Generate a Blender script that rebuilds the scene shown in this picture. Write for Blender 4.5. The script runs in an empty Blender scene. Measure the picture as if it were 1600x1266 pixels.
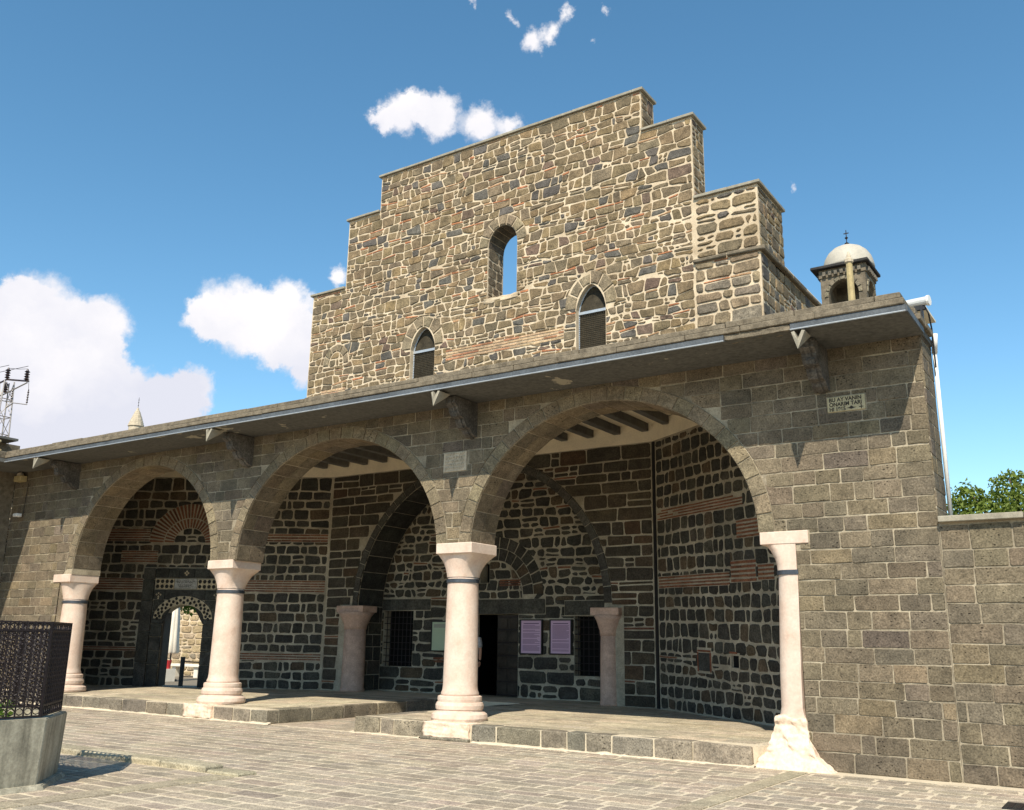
import bpy, bmesh, math, random
from mathutils import Vector, Matrix, noise
S = bpy.context.scene
COL = S.collection
PI = math.pi

# ------------------------------------------------------------------ camera
CAM_R = Vector((0.83192, 0.554672, 0.015758))
CAM_U = Vector((0.123691, -0.213051, 0.96918))
CAM_F = Vector((-0.540935, 0.804331, 0.245849))
CAM_P = Vector((0, 0, 1.6))
cd = bpy.data.cameras.new('camera')
cam = bpy.data.objects.new('camera', cd); COL.objects.link(cam)
m = Matrix((CAM_R, CAM_U, -CAM_F)).transposed().to_4x4(); m.translation = CAM_P
cam.matrix_world = m
cd.sensor_fit = 'HORIZONTAL'; cd.sensor_width = 36.0
cd.lens = 1463.177 / 1600 * 36
cd.clip_start = .05; cd.clip_end = 3000
S.camera = cam

# ------------------------------------------------------------------ light
SUN_TRAVEL = Vector((-.38, 1.0, -1.18)).normalized()
sun_el = math.asin(-SUN_TRAVEL.z)
to_sun = -SUN_TRAVEL
sun_az = math.atan2(to_sun.x, to_sun.y)
SKY_STRENGTH = .11
EXPOSURE = .37
ld = bpy.data.lights.new('sun', 'SUN'); ld.energy = 5.0; ld.angle = math.radians(.5); ld.color = (1, .92, .77)
sun = bpy.data.objects.new('sun', ld); COL.objects.link(sun)
sun.rotation_mode = 'QUATERNION'; sun.rotation_quaternion = SUN_TRAVEL.to_track_quat('-Z', 'Y')
sun.location = (10, -10, 30)

W = bpy.data.worlds.new('World'); S.world = W; W.use_nodes = True
wt = W.node_tree; wt.nodes.clear()
def wn(t, **k):
    n = wt.nodes.new(t)
    for a, b in k.items(): setattr(n, a, b)
    return n
def wmath(op, a, b=None, c=None, clamp=False):
    n = wn('ShaderNodeMath', operation=op); n.use_clamp = clamp
    for i, v in enumerate((a, b, c)):
        if v is None: continue
        if isinstance(v, (int, float)): n.inputs[i].default_value = v
        else: wt.links.new(v, n.inputs[i])
    return n.outputs[0]
out = wn('ShaderNodeOutputWorld'); bg = wn('ShaderNodeBackground')
sky = wn('ShaderNodeTexSky', sky_type='NISHITA'); sky.sun_disc = False
sky.sun_elevation = sun_el; sky.sun_rotation = sun_az
sky.altitude = 660; sky.air_density = 1.0; sky.dust_density = .2; sky.ozone_density = 1.0
bg.inputs[1].default_value = SKY_STRENGTH
hs = wn('ShaderNodeHueSaturation'); hs.inputs['Saturation'].default_value = 1.2
hs.inputs['Hue'].default_value = .486; hs.inputs['Value'].default_value = 1.34
wt.links.new(sky.outputs[0], hs.inputs['Color'])
tc = wn('ShaderNodeTexCoord')
# clouds at infinity: lumps at fixed compass directions (azimuth from +Y, elevation, radius in degrees)
CLOUDS = [(-62.04,16.85,3.03),(-59.02,16.79,2.32),(-63.09,17.38,1.86),(-60.29,13.57,3.61),(-62.69,12.2,2.81),(-56.83,12.9,2.56),(-54.53,12.78,2.28),(-53.39,13.93,1.49),(-58.27,14.91,1.84),(-61.16,10.28,2.55),(-57.93,10.62,2.0),(-66.2,14.6,4.0),(-64.5,10.2,3.0),
 (-51.24,18.53,2.62),(-48.2,19.11,2.16),(-47.45,17.0,2.06),(-49.04,17.44,2.03),(-52.9,18.16,1.5),(-46.82,15.33,1.05),(-45.4,21.48,.9),
 (-41.86,31.09,1.5),(-39.05,31.27,1.55),(-36.2,30.78,1.4),(-40.6,31.71,1.1),(-43.0,30.71,.85),(-34.23,30.61,.9),
 (-32.99,35.56,.95),(-31.56,36.13,.85),(-30.76,37.13,.6),(-34.45,36.62,.4),(-27.7,37.04,.38),(-37.19,37.35,.36),(-28.61,35.37,.3),(-15.81,26.15,.45)]
nz = wn('ShaderNodeTexNoise'); nz.inputs['Scale'].default_value = 16; nz.inputs['Detail'].default_value = 9; nz.inputs['Roughness'].default_value = .62
wt.links.new(tc.outputs['Generated'], nz.inputs['Vector'])
nz2 = wn('ShaderNodeTexNoise'); nz2.inputs['Scale'].default_value = 60; nz2.inputs['Detail'].default_value = 6; nz2.inputs['Roughness'].default_value = .65
wt.links.new(tc.outputs['Generated'], nz2.inputs['Vector'])
warp = wn('ShaderNodeVectorMath', operation='SUBTRACT'); wt.links.new(nz.outputs['Color'], warp.inputs[0]); warp.inputs[1].default_value = (.5, .5, .5)
warp2 = wn('ShaderNodeVectorMath', operation='SUBTRACT'); wt.links.new(nz2.outputs['Color'], warp2.inputs[0]); warp2.inputs[1].default_value = (.5, .5, .5)
ws = wn('ShaderNodeVectorMath', operation='SCALE'); wt.links.new(warp.outputs[0], ws.inputs[0]); ws.inputs['Scale'].default_value = .042
ws2 = wn('ShaderNodeVectorMath', operation='SCALE'); wt.links.new(warp2.outputs[0], ws2.inputs[0]); ws2.inputs['Scale'].default_value = .024
wa = wn('ShaderNodeVectorMath', operation='ADD'); wt.links.new(tc.outputs['Generated'], wa.inputs[0]); wt.links.new(ws.outputs[0], wa.inputs[1])
wb = wn('ShaderNodeVectorMath', operation='ADD'); wt.links.new(wa.outputs[0], wb.inputs[0]); wt.links.new(ws2.outputs[0], wb.inputs[1])
den = None; hgt = None
for az, el, r in CLOUDS:
    a, e = math.radians(az), math.radians(el)
    c = Vector((math.sin(a)*math.cos(e), math.cos(a)*math.cos(e), math.sin(e)))
    dn = wn('ShaderNodeVectorMath', operation='DISTANCE'); wt.links.new(wb.outputs[0], dn.inputs[0]); dn.inputs[1].default_value = c
    v = wmath('MULTIPLY_ADD', dn.outputs['Value'], -1/math.radians(r), 1.0)      # 1 at the centre, 0 at the rim
    v = wmath('MAXIMUM', v, 0.0)
    v = wmath('MULTIPLY', v, min(1.0, .25 + r*.35))
    den = v if den is None else wmath('ADD', den, v)
mr = wn('ShaderNodeMapRange', interpolation_type='SMOOTHSTEP'); wt.links.new(den, mr.inputs[0])
mr.inputs[1].default_value = .02; mr.inputs[2].default_value = .42
# cloud tone: white billows with softer grey-lilac hollows
nz3 = wn('ShaderNodeTexNoise'); nz3.inputs['Scale'].default_value = 9; nz3.inputs['Detail'].default_value = 5; nz3.inputs['Roughness'].default_value = .5
mp = wn('ShaderNodeMapping'); mp.inputs['Location'].default_value = (.3, .1, .05); wt.links.new(wb.outputs[0], mp.inputs[0]); wt.links.new(mp.outputs[0], nz3.inputs['Vector'])
sepd = wn('ShaderNodeSeparateXYZ'); wt.links.new(tc.outputs['Generated'], sepd.inputs[0])
lowc = wn('ShaderNodeMapRange'); wt.links.new(sepd.outputs[2], lowc.inputs[0])
lowc.inputs[1].default_value = .19; lowc.inputs[2].default_value = .30; lowc.inputs[3].default_value = .30; lowc.inputs[4].default_value = 0.0
tone = wmath('ADD', nz3.outputs[0], lowc.outputs[0])
cr = wn('ShaderNodeValToRGB'); wt.links.new(tone, cr.inputs[0])
cr.color_ramp.elements[0].position = .40; cr.color_ramp.elements[0].color = (7.4, 7.2, 7.3, 1)
cr.color_ramp.elements[1].position = .74; cr.color_ramp.elements[1].color = (5.6, 5.7, 6.4, 1)
mx = wn('ShaderNodeMix', data_type='RGBA'); wt.links.new(mr.outputs[0], mx.inputs['Factor'])
wt.links.new(hs.outputs[0], mx.inputs['A']); wt.links.new(cr.outputs[0], mx.inputs['B'])
wt.links.new(mx.outputs['Result'], bg.inputs[0]); wt.links.new(bg.outputs[0], out.inputs[0])

vs = S.view_settings; S.display_settings.display_device = 'sRGB'
vs.view_transform = 'Standard'; vs.look = 'None'; vs.exposure = EXPOSURE; vs.gamma = 1; vs.use_curve_mapping = False
S.cycles.max_bounces = 8; S.cycles.diffuse_bounces = 5
S.render.resolution_x = 1024; S.render.resolution_y = 810

# ------------------------------------------------------------------ materials
def nodes(name):
    mt = bpy.data.materials.new(name); mt.use_nodes = True
    t = mt.node_tree; b = t.nodes['Principled BSDF']
    return mt, t, b
def N(t, typ, **k):
    n = t.nodes.new(typ)
    for a, b in k.items(): setattr(n, a, b)
    return n
def L(t, a, b): t.links.new(a, b)
def noise_n(t, vec, scale, detail=5, rough=.55):
    n = N(t, 'ShaderNodeTexNoise'); n.inputs['Scale'].default_value = scale
    n.inputs['Detail'].default_value = detail; n.inputs['Roughness'].default_value = rough
    if vec is not None: L(t, vec, n.inputs['Vector'])
    return n
def ramp(t, fac, stops):
    r = N(t, 'ShaderNodeValToRGB'); L(t, fac, r.inputs[0])
    e = r.color_ramp.elements
    while len(e) < len(stops): e.new(.5)
    for i, (p, c) in enumerate(stops):
        e[i].position = p; e[i].color = (*c, 1) if len(c) == 3 else c
    return r
def mulc(t, a, b, fac=1.0, mode='MULTIPLY'):
    x = N(t, 'ShaderNodeMix', data_type='RGBA', blend_type=mode); x.inputs['Factor'].default_value = fac
    for s, v in (('A', a), ('B', b)):
        if isinstance(v, tuple): x.inputs[s].default_value = (*v, 1)
        else: L(t, v, x.inputs[s])
    return x.outputs['Result']
def bump(t, b, h, strength, dist=.01, prev=None):
    n = N(t, 'ShaderNodeBump'); n.inputs['Strength'].default_value = strength; n.inputs['Distance'].default_value = dist
    L(t, h, n.inputs['Height'])
    if prev is not None: L(t, prev, n.inputs['Normal'])
    L(t, n.outputs[0], b.inputs['Normal']); return n.outputs[0]
g3 = lambda v: (v, v, v)

def stone_mat(name, pores=.5, stain=.35, fine=45, bstr=.5, wide=.16):
    """each stone's own colour comes from the 'tint' attribute; grain, pores and weathering from noise"""
    mt, t, b = nodes(name)
    at = N(t, 'ShaderNodeAttribute', attribute_name='tint')
    ge = N(t, 'ShaderNodeTexCoord'); P = ge.outputs['Object']
    n1 = noise_n(t, P, 3.1, 6, .65); n2 = noise_n(t, P, fine, 4, .6); n3 = noise_n(t, P, 11, 5, .6)
    c = mulc(t, at.outputs['Color'], ramp(t, n1.outputs[0], [(.3, g3(1-stain)), (.7, (1+stain, 1+stain*.95, 1+stain*.85))]).outputs[0])
    c = mulc(t, c, ramp(t, n3.outputs[0], [(.3, g3(.80)), (.68, g3(1.16))]).outputs[0])
    c = mulc(t, c, ramp(t, n2.outputs[0], [(.34, g3(.52)), (.66, g3(1.36))]).outputs[0], .85)
    n5 = noise_n(t, P, .55, 4, .7)
    c = mulc(t, c, ramp(t, n5.outputs[0], [(.32, g3(1-wide)), (.66, (1+wide, 1+wide*.9, 1+wide*.7))]).outputs[0])
    h = n2.outputs[0]
    if pores:
        vo = N(t, 'ShaderNodeTexVoronoi'); vo.inputs['Scale'].default_value = 14; vo.inputs['Randomness'].default_value = 1
        mp = N(t, 'ShaderNodeMapping'); mp.inputs['Scale'].default_value = (1, 1, 1.9); L(t, P, mp.inputs[0]); L(t, mp.outputs[0], vo.inputs['Vector'])
        n4 = noise_n(t, P, 2.3, 3)
        th = N(t, 'ShaderNodeMapRange'); L(t, n4.outputs[0], th.inputs[0]); th.inputs[1].default_value = .42; th.inputs[2].default_value = .72; th.inputs[3].default_value = .11; th.inputs[4].default_value = .33
        dv = N(t, 'ShaderNodeMath', operation='DIVIDE'); L(t, vo.outputs['Distance'], dv.inputs[0]); L(t, th.outputs[0], dv.inputs[1])
        pr = ramp(t, dv.outputs[0], [(.6, g3(1-pores)), (1.0, g3(1))])
        c = mulc(t, c, pr.outputs[0])
        h2 = N(t, 'ShaderNodeMath', operation='MULTIPLY_ADD'); L(t, pr.outputs[0], h2.inputs[0]); h2.inputs[1].default_value = 1.2; L(t, n2.outputs[0], h2.inputs[2]); h = h2.outputs[0]
    L(t, c, b.inputs['Base Color']); b.inputs['Roughness'].default_value = .92; b.inputs['Specular IOR Level'].default_value = .18
    p = bump(t, b, n3.outputs[0], .55, .02); bump(t, b, h, bstr, .008, p)
    return mt

def mortar_mat(name, ca, cb, scale=1.6):
    mt, t, b = nodes(name); P = N(t, 'ShaderNodeTexCoord').outputs['Object']
    a = noise_n(t, P, scale, 7, .68); f = noise_n(t, P, 42, 4, .6)
    c = mulc(t, ramp(t, a.outputs[0], [(.36, ca), (.62, cb)]).outputs[0], ramp(t, f.outputs[0], [(.3, g3(.78)), (.7, g3(1.2))]).outputs[0])
    L(t, c, b.inputs['Base Color']); b.inputs['Roughness'].default_value = .95; b.inputs['Specular IOR Level'].default_value = .1
    p = bump(t, b, a.outputs[0], .3, .02); bump(t, b, f.outputs[0], .5, .007, p); return mt
def flat_mat(name, col, rough=.85, var=.18, scale=6, fine=50, bstr=.3, metal=0, spec=.3, stops=None):
    mt, t, b = nodes(name)
    ge = N(t, 'ShaderNodeTexCoord'); P = ge.outputs['Object']
    n1 = noise_n(t, P, scale, 6, .62); n2 = noise_n(t, P, fine, 4, .6)
    if stops: c = ramp(t, n1.outputs[0], stops).outputs[0]
    else: c = mulc(t, col, ramp(t, n1.outputs[0], [(.3, g3(1-var)), (.7, g3(1+var))]).outputs[0])
    c = mulc(t, c, ramp(t, n2.outputs[0], [(.3, g3(1-var*.8)), (.7, g3(1+var*.7))]).outputs[0])
    L(t, c, b.inputs['Base Color']); b.inputs['Roughness'].default_value = rough; b.inputs['Metallic'].default_value = metal
    b.inputs['Specular IOR Level'].default_value = spec
    if bstr:
        p = bump(t, b, n1.outputs[0], bstr*.6, .02); bump(t, b, n2.outputs[0], bstr, .006, p)
    return mt

M = {}
M['basalt'] = stone_mat('basalt_ashlar', pores=.78, stain=.30)
M['rubble'] = stone_mat('basalt_rubble', pores=.35, stain=.42, fine=38, bstr=.7)
M['dark_stone'] = stone_mat('dark_basalt', pores=.25, stain=.40, fine=30, bstr=.7)
M['paver'] = stone_mat('paving_basalt', pores=.12, stain=.24, fine=60, bstr=.4, wide=.12)
M['brick'] = stone_mat('fired_brick', pores=0, stain=.35, fine=55)
M['lime'] = stone_mat('carved_limestone', pores=0, stain=.12, fine=40, bstr=.35)
M['mortar'] = mortar_mat('lime_mortar_grey', (.18, .148, .106), (.42, .355, .255))
M['mortar_cream'] = mortar_mat('lime_mortar_cream', (.43, .335, .225), (.66, .54, .385), 1.1)
M['mortar_shade'] = mortar_mat('lime_mortar_pale', (.25, .22, .165), (.44, .39, .30), 1.3)
M['mortar_soil'] = flat_mat('paving_mortar', (.56, .475, .35), .95, .16, 2.5, 40, .3, spec=.1)
M['marble'] = flat_mat('pink_limestone', (.80, .62, .49), .75, .10, 3.2, 26, .35, spec=.25,
                       stops=[(.24, (.50, .35, .265)), (.40, (.61, .46, .365)), (.60, (.66, .535, .44)), (.78, (.58, .43, .34))])
M['marble_rough'] = flat_mat('weathered_limestone', (.84, .67, .50), .9, .20, 6, 22, 1.0, spec=.1,
                       stops=[(.25, (.50, .33, .22)), (.42, (.70, .54, .41)), (.65, (.74, .61, .48)), (.85, (.66, .48, .37))])
M['concrete'] = flat_mat('eave_concrete', (.135, .133, .122), .9, .22, 1.8, 30, .25, spec=.15)
M['coping'] = flat_mat('coping_stone', (.175, .145, .105), .95, .38, 7, 55, 1.0, spec=.1)
M['coping_grey'] = flat_mat('cut_coping_slab', (.30, .27, .21), .9, .2, 6, 60, .4, spec=.1)
M['galv'] = flat_mat('galvanised_strip', (.105, .115, .125), .6, .3, 2.5, 30, .15, metal=.3, spec=.3)
M['plaster'] = flat_mat('cream_plaster', (.78, .69, .53), .95, .10, 2, 30, .2, spec=.1)
M['timber'] = flat_mat('grey_timber', (.13, .125, .115), .85, .25, 4, 40, .4, spec=.15)
M['door_wood'] = flat_mat('dark_door_wood', (.045, .036, .028), .7, .35, 5, 50, .4, spec=.25)
M['iron'] = flat_mat('wrought_iron', (.022, .016, .017), .55, .3, 20, 90, .2, metal=.3, spec=.4)
M['band'] = flat_mat('iron_band', (.07, .08, .095), .5, .25, 15, 80, .2, metal=.4, spec=.4)
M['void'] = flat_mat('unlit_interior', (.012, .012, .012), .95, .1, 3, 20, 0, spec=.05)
M['glass'] = flat_mat('dusty_window_glass', (.05, .041, .027), .7, .5, 5, 60, .05, spec=.15)
M['dark_cornice'] = flat_mat('dark_cornice', (.045, .042, .04), .9, .3, 6, 40, .4, spec=.1)
def peeling():
    mt, t, b = nodes('peeling_soffit'); P = N(t, 'ShaderNodeTexCoord').outputs['Object']
    a = noise_n(t, P, 1.1, 8, .68); c2 = noise_n(t, P, 14, 5, .6); f = noise_n(t, P, .5, 3, .5)
    base = ramp(t, c2.outputs[0], [(.3, (.075, .074, .068)), (.7, (.135, .132, .12))]).outputs[0]
    ad = N(t, 'ShaderNodeMath', operation='MULTIPLY_ADD'); L(t, f.outputs[0], ad.inputs[0]); ad.inputs[1].default_value = .35; L(t, a.outputs[0], ad.inputs[2])
    k = ramp(t, ad.outputs[0], [(.80, g3(0)), (.815, g3(1))])
    x = N(t, 'ShaderNodeMix', data_type='RGBA'); L(t, k.outputs[0], x.inputs['Factor']); L(t, base, x.inputs['A']); x.inputs['B'].default_value = (.34, .31, .24, 1)
    L(t, x.outputs['Result'], b.inputs['Base Color']); b.inputs['Roughness'].default_value = .9; b.inputs['Specular IOR Level'].default_value = .15
    bump(t, b, k.outputs[0], .5, .01); return mt
M['soffit'] = peeling()
M['mesh'] = flat_mat('wire_mesh', (.055, .046, .03), .7, .3, 12, 80, .1, metal=.2, spec=.3)
M['alu'] = flat_mat('pale_metal_frame', (.40, .43, .46), .45, .1, 8, 60, .05, metal=.3, spec=.5)
M['white_paint'] = flat_mat('white_painted_metal', (.74, .72, .68), .5, .06, 6, 50, .05, spec=.4)
M['earth'] = flat_mat('dusty_ground', (.20, .17, .13), .95, .2, .6, 20, .3, spec=.1)
def streaked(name, ca, cb):
    mt, t, b = nodes(name); P = N(t, 'ShaderNodeTexCoord').outputs['Object']
    mp = N(t, 'ShaderNodeMapping'); mp.inputs['Scale'].default_value = (1, 1, .12); L(t, P, mp.inputs[0])
    a = noise_n(t, mp.outputs[0], 5.5, 6, .62); f = noise_n(t, P, 34, 5, .65); w = noise_n(t, P, 2.2, 6, .65)
    c = mulc(t, ramp(t, a.outputs[0], [(.36, ca), (.62, cb)]).outputs[0], ramp(t, f.outputs[0], [(.3, g3(.78)), (.7, g3(1.18))]).outputs[0])
    c = mulc(t, c, ramp(t, w.outputs[0], [(.35, g3(.72)), (.6, g3(1.1))]).outputs[0])
    L(t, c, b.inputs['Base Color']); b.inputs['Roughness'].default_value = .88; b.inputs['Specular IOR Level'].default_value = .15
    bump(t, b, f.outputs[0], .5, .006); return mt
M['planter'] = streaked('streaked_cast_stone', (.22, .20, .15), (.46, .42, .32))
M['leaf'] = flat_mat('tree_leaves', (.165, .215, .04), .6, .45, 1.6, 8, 0, spec=.3)
M['vine'] = flat_mat('vine_leaves', (.07, .14, .02), .6, .3, 3, 15, 0, spec=.3)
for k in ('leaf', 'vine'):
    t = M[k].node_tree; b = t.nodes['Principled BSDF']; o = t.nodes['Material Output']
    tr = N(t, 'ShaderNodeBsdfTranslucent'); tr.inputs[0].default_value = (.22, .33, .04, 1)
    ms = N(t, 'ShaderNodeMixShader'); ms.inputs[0].default_value = .32
    L(t, b.outputs[0], ms.inputs[1]); L(t, tr.outputs[0], ms.inputs[2]); L(t, ms.outputs[0], o.inputs[0])
M['bark'] = flat_mat('bark', (.12, .09, .065), .95, .3, 8, 40, .6, spec=.1)
M['dome'] = flat_mat('lead_dome', (.44, .40, .33), .6, .12, 5, 30, .15, spec=.3)
M['plaque'] = flat_mat('pale_tuff_plaque', (.47, .40, .25), .95, .15, 8, 60, .3, spec=.1)
M['carved'] = flat_mat('pale_carved_stone', (.50, .42, .31), .95, .2, 8, 60, .3, spec=.1)
M['ink'] = flat_mat('incised_letter', (.05, .042, .035), .9, .1, 8, 40, 0, spec=.1)
M['pink_paper'] = flat_mat('pink_notice_paper', (.58, .40, .55), .7, .04, 3, 40, 0, spec=.2)
M['green_paper'] = flat_mat('green_notice_paper', (.42, .50, .36), .7, .04, 3, 40, 0, spec=.2)
M['print'] = flat_mat('printed_text', (.16, .09, .16), .8, .05, 3, 40, 0, spec=.1)
M['black'] = flat_mat('black_frame', (.012, .012, .014), .5, .2, 8, 40, 0, spec=.4)
M['skin'] = flat_mat('skin', (.42, .22, .14), .55, .06, 8, 60, 0, spec=.3)
M['shirt'] = flat_mat('patterned_shirt', (.34, .33, .33), .9, .4, 30, 60, 0, spec=.1)
M['trousers'] = flat_mat('dark_trousers', (.018, .02, .026), .9, .2, 30, 60, 0, spec=.1)
M['hair'] = flat_mat('dark_hair', (.015, .012, .01), .7, .2, 30, 60, 0, spec=.2)
M['canvas'] = flat_mat('white_canvas', (.74, .68, .58), .9, .08, 5, 40, .1, spec=.1)
M['red'] = flat_mat('red_paint', (.45, .03, .035), .4, .1, 8, 40, 0, spec=.4)
M['warm_stone'] = stone_mat('warm_rubble', pores=.2, stain=.3, fine=30)
M['ochre'] = flat_mat('ochre_box', (.42, .33, .17), .8, .15, 8, 40, .1, spec=.2)
M['grey_plastic'] = flat_mat('grey_plastic', (.55, .55, .54), .5, .08, 8, 40, 0, spec=.4)
M['steel'] = flat_mat('pylon_steel', (.30, .27, .25), .6, .2, 8, 40, 0, metal=.3, spec=.4)
M['insul'] = flat_mat('brown_porcelain', (.035, .02, .018), .3, .2, 8, 40, 0, spec=.5)

# ------------------------------------------------------------------ helpers
def link(o, parent=None):
    COL.objects.link(o)
    if parent is not None: o.parent = parent
    return o
def thing(name, label, cat, loc=(0, 0, 0), group=None):
    o = bpy.data.objects.new(name, None); link(o); o.location = loc; o.empty_display_size = .2
    o['label'] = label; o['category'] = cat
    if group: o['group'] = group
    return o
def structure(name):
    o = bpy.data.objects.new(name, None); link(o); o['kind'] = 'structure'; return o
def tag(o, label, cat, group=None):
    o['label'] = label; o['category'] = cat
    if group: o['group'] = group
    return o
def origin(o):
    v = Vector((0, 0, 0))
    while o is not None: v += o.location; o = o.parent
    return v
def mesh(name, V, F, mat, parent=None, tint=None, smooth=False, label=None):
    me = bpy.data.meshes.new(name)
    off = origin(parent)
    if off.length > 0: V = [(v[0]-off[0], v[1]-off[1], v[2]-off[2]) for v in V]
    me.from_pydata([tuple(v) for v in V], [], F)
    if tint is not None:
        a = me.attributes.new('tint', 'FLOAT_COLOR', 'POINT')
        if isinstance(tint, tuple): tint = [tint]*len(V)
        a.data.foreach_set('color', [x for c in tint for x in (c[0], c[1], c[2], 1)])
    if smooth: me.polygons.foreach_set('use_smooth', [True]*len(me.polygons))
    me.materials.append(mat); me.update()
    o = bpy.data.objects.new(name, me); link(o, parent)
    if label: o['label'] = label
    return o
class MB:
    """collects simple solids into one mesh"""
    def __init__(s): s.V = []; s.F = []
    def add(s, V, F):
        k = len(s.V); s.V += [Vector(v) for v in V]; s.F += [tuple(i+k for i in f) for f in F]
    def box(s, x0, x1, y0, y1, z0, z1):
        s.add([(x0,y0,z0),(x1,y0,z0),(x1,y1,z0),(x0,y1,z0),(x0,y0,z1),(x1,y0,z1),(x1,y1,z1),(x0,y1,z1)],
              [(0,3,2,1),(4,5,6,7),(0,1,5,4),(1,2,6,5),(2,3,7,6),(3,0,4,7)])
    def bbox(s, x0, x1, y0, y1, z0, z1, b=.01, rng=None, j=0):
        """box with chamfered edges: lower ring, upper ring, inset top/bottom"""
        bm = bmesh.new(); bmesh.ops.create_cube(bm, size=1)
        for v in bm.verts:
            v.co = Vector(((x0+x1)/2+v.co.x*(x1-x0), (y0+y1)/2+v.co.y*(y1-y0), (z0+z1)/2+v.co.z*(z1-z0)))
            if rng: v.co += Vector((rng.uniform(-j,j), rng.uniform(-j,j), rng.uniform(-j,j)))
        bmesh.ops.bevel(bm, geom=bm.edges[:], offset=b, segments=1, affect='EDGES', profile=.5)
        bm.verts.index_update()
        s.add([v.co.copy() for v in bm.verts], [tuple(v.index for v in f.verts) for f in bm.faces]); bm.free()
    def fbox(s, fr, u0, u1, v0, v1, w0, w1):
        P = [fr(u, v, w) for w in (w0, w1) for u, v in ((u0,v0),(u1,v0),(u1,v1),(u0,v1))]
        s.add(P, [(0,3,2,1),(4,5,6,7),(0,1,5,4),(1,2,6,5),(2,3,7,6),(3,0,4,7)])
    def tube(s, pts, r, n=8, cap=True):
        pts = [Vector(p) for p in pts]; rs = r if isinstance(r, (list, tuple)) else [r]*len(pts)
        V = []; F = []
        ref = Vector((0,0,1))
        d0 = (pts[-1]-pts[0]).normalized()
        if abs(d0.z) > .9: ref = Vector((1,0,0))
        for i, p in enumerate(pts):
            d = (pts[min(i+1,len(pts)-1)]-pts[max(i-1,0)]).normalized()
            a = d.cross(ref).normalized(); b = d.cross(a)
            for k in range(n):
                t = 2*PI*k/n; V.append(p+(a*math.cos(t)+b*math.sin(t))*rs[i])
        for i in range(len(pts)-1):
            for k in range(n):
                F.append((i*n+k, i*n+(k+1)%n, (i+1)*n+(k+1)%n, (i+1)*n+k))
        if cap:
            F.append(tuple(range(n-1,-1,-1))); F.append(tuple((len(pts)-1)*n+k for k in range(n)))
        s.add(V, F)
    def lathe(s, c, prof, n=24, a0=0, jit=0, rng=None, cap=True):
        V = []; F = []
        for r, z in prof:
            for k in range(n):
                t = a0+2*PI*k/n; rr = r + (rng.uniform(-jit, jit) if rng else 0)
                V.append((c[0]+rr*math.cos(t), c[1]+rr*math.sin(t), c[2]+z))
        for i in range(len(prof)-1):
            for k in range(n):
                F.append((i*n+k, i*n+(k+1)%n, (i+1)*n+(k+1)%n, (i+1)*n+k))
        if cap:
            F.append(tuple(range(n-1,-1,-1))); F.append(tuple((len(prof)-1)*n+k for k in range(n)))
        s.add(V, F)
    def obj(s, name, mat, parent=None, smooth=False, tint=None, label=None):
        o = mesh(name, s.V, s.F, mat, parent, tint, smooth, label)
        return o

def plane_frame(O, U, Nn):
    O, U, Nn = Vector(O), Vector(U).normalized(), Vector(Nn).normalized()
    Z = Nn.cross(U)
    return lambda u, v, w: O + U*u + Z*v + Nn*w

def wall_solid(name, outer, holes, fr, th, mat, parent=None):
    """a wall of thickness th behind its front plane, with real openings"""
    cu = bpy.data.curves.new(name, 'CURVE'); cu.dimensions = '2D'; cu.fill_mode = 'BOTH'; cu.extrude = th/2
    for lp in [outer]+list(holes):
        sp = cu.splines.new('POLY'); sp.points.add(len(lp)-1)
        for p, q in zip(sp.points, lp): p.co = (q[0], q[1], 0, 1)
        sp.use_cyclic_u = True
    ob = bpy.data.objects.new(name, cu); COL.objects.link(ob)
    dg = bpy.context.evaluated_depsgraph_get()
    me = bpy.data.meshes.new_from_object(ob.evaluated_get(dg))
    bpy.data.objects.remove(ob); bpy.data.curves.remove(cu)
    off = origin(parent)
    for v in me.vertices: v.co = fr(v.co.x, v.co.y, v.co.z - th/2) - off
    me.materials.clear(); me.materials.append(mat)
    me.polygons.foreach_set('use_smooth', [False]*len(me.polygons))
    me.name = name
    o = bpy.data.objects.new(name, me); link(o, parent); return o

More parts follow.
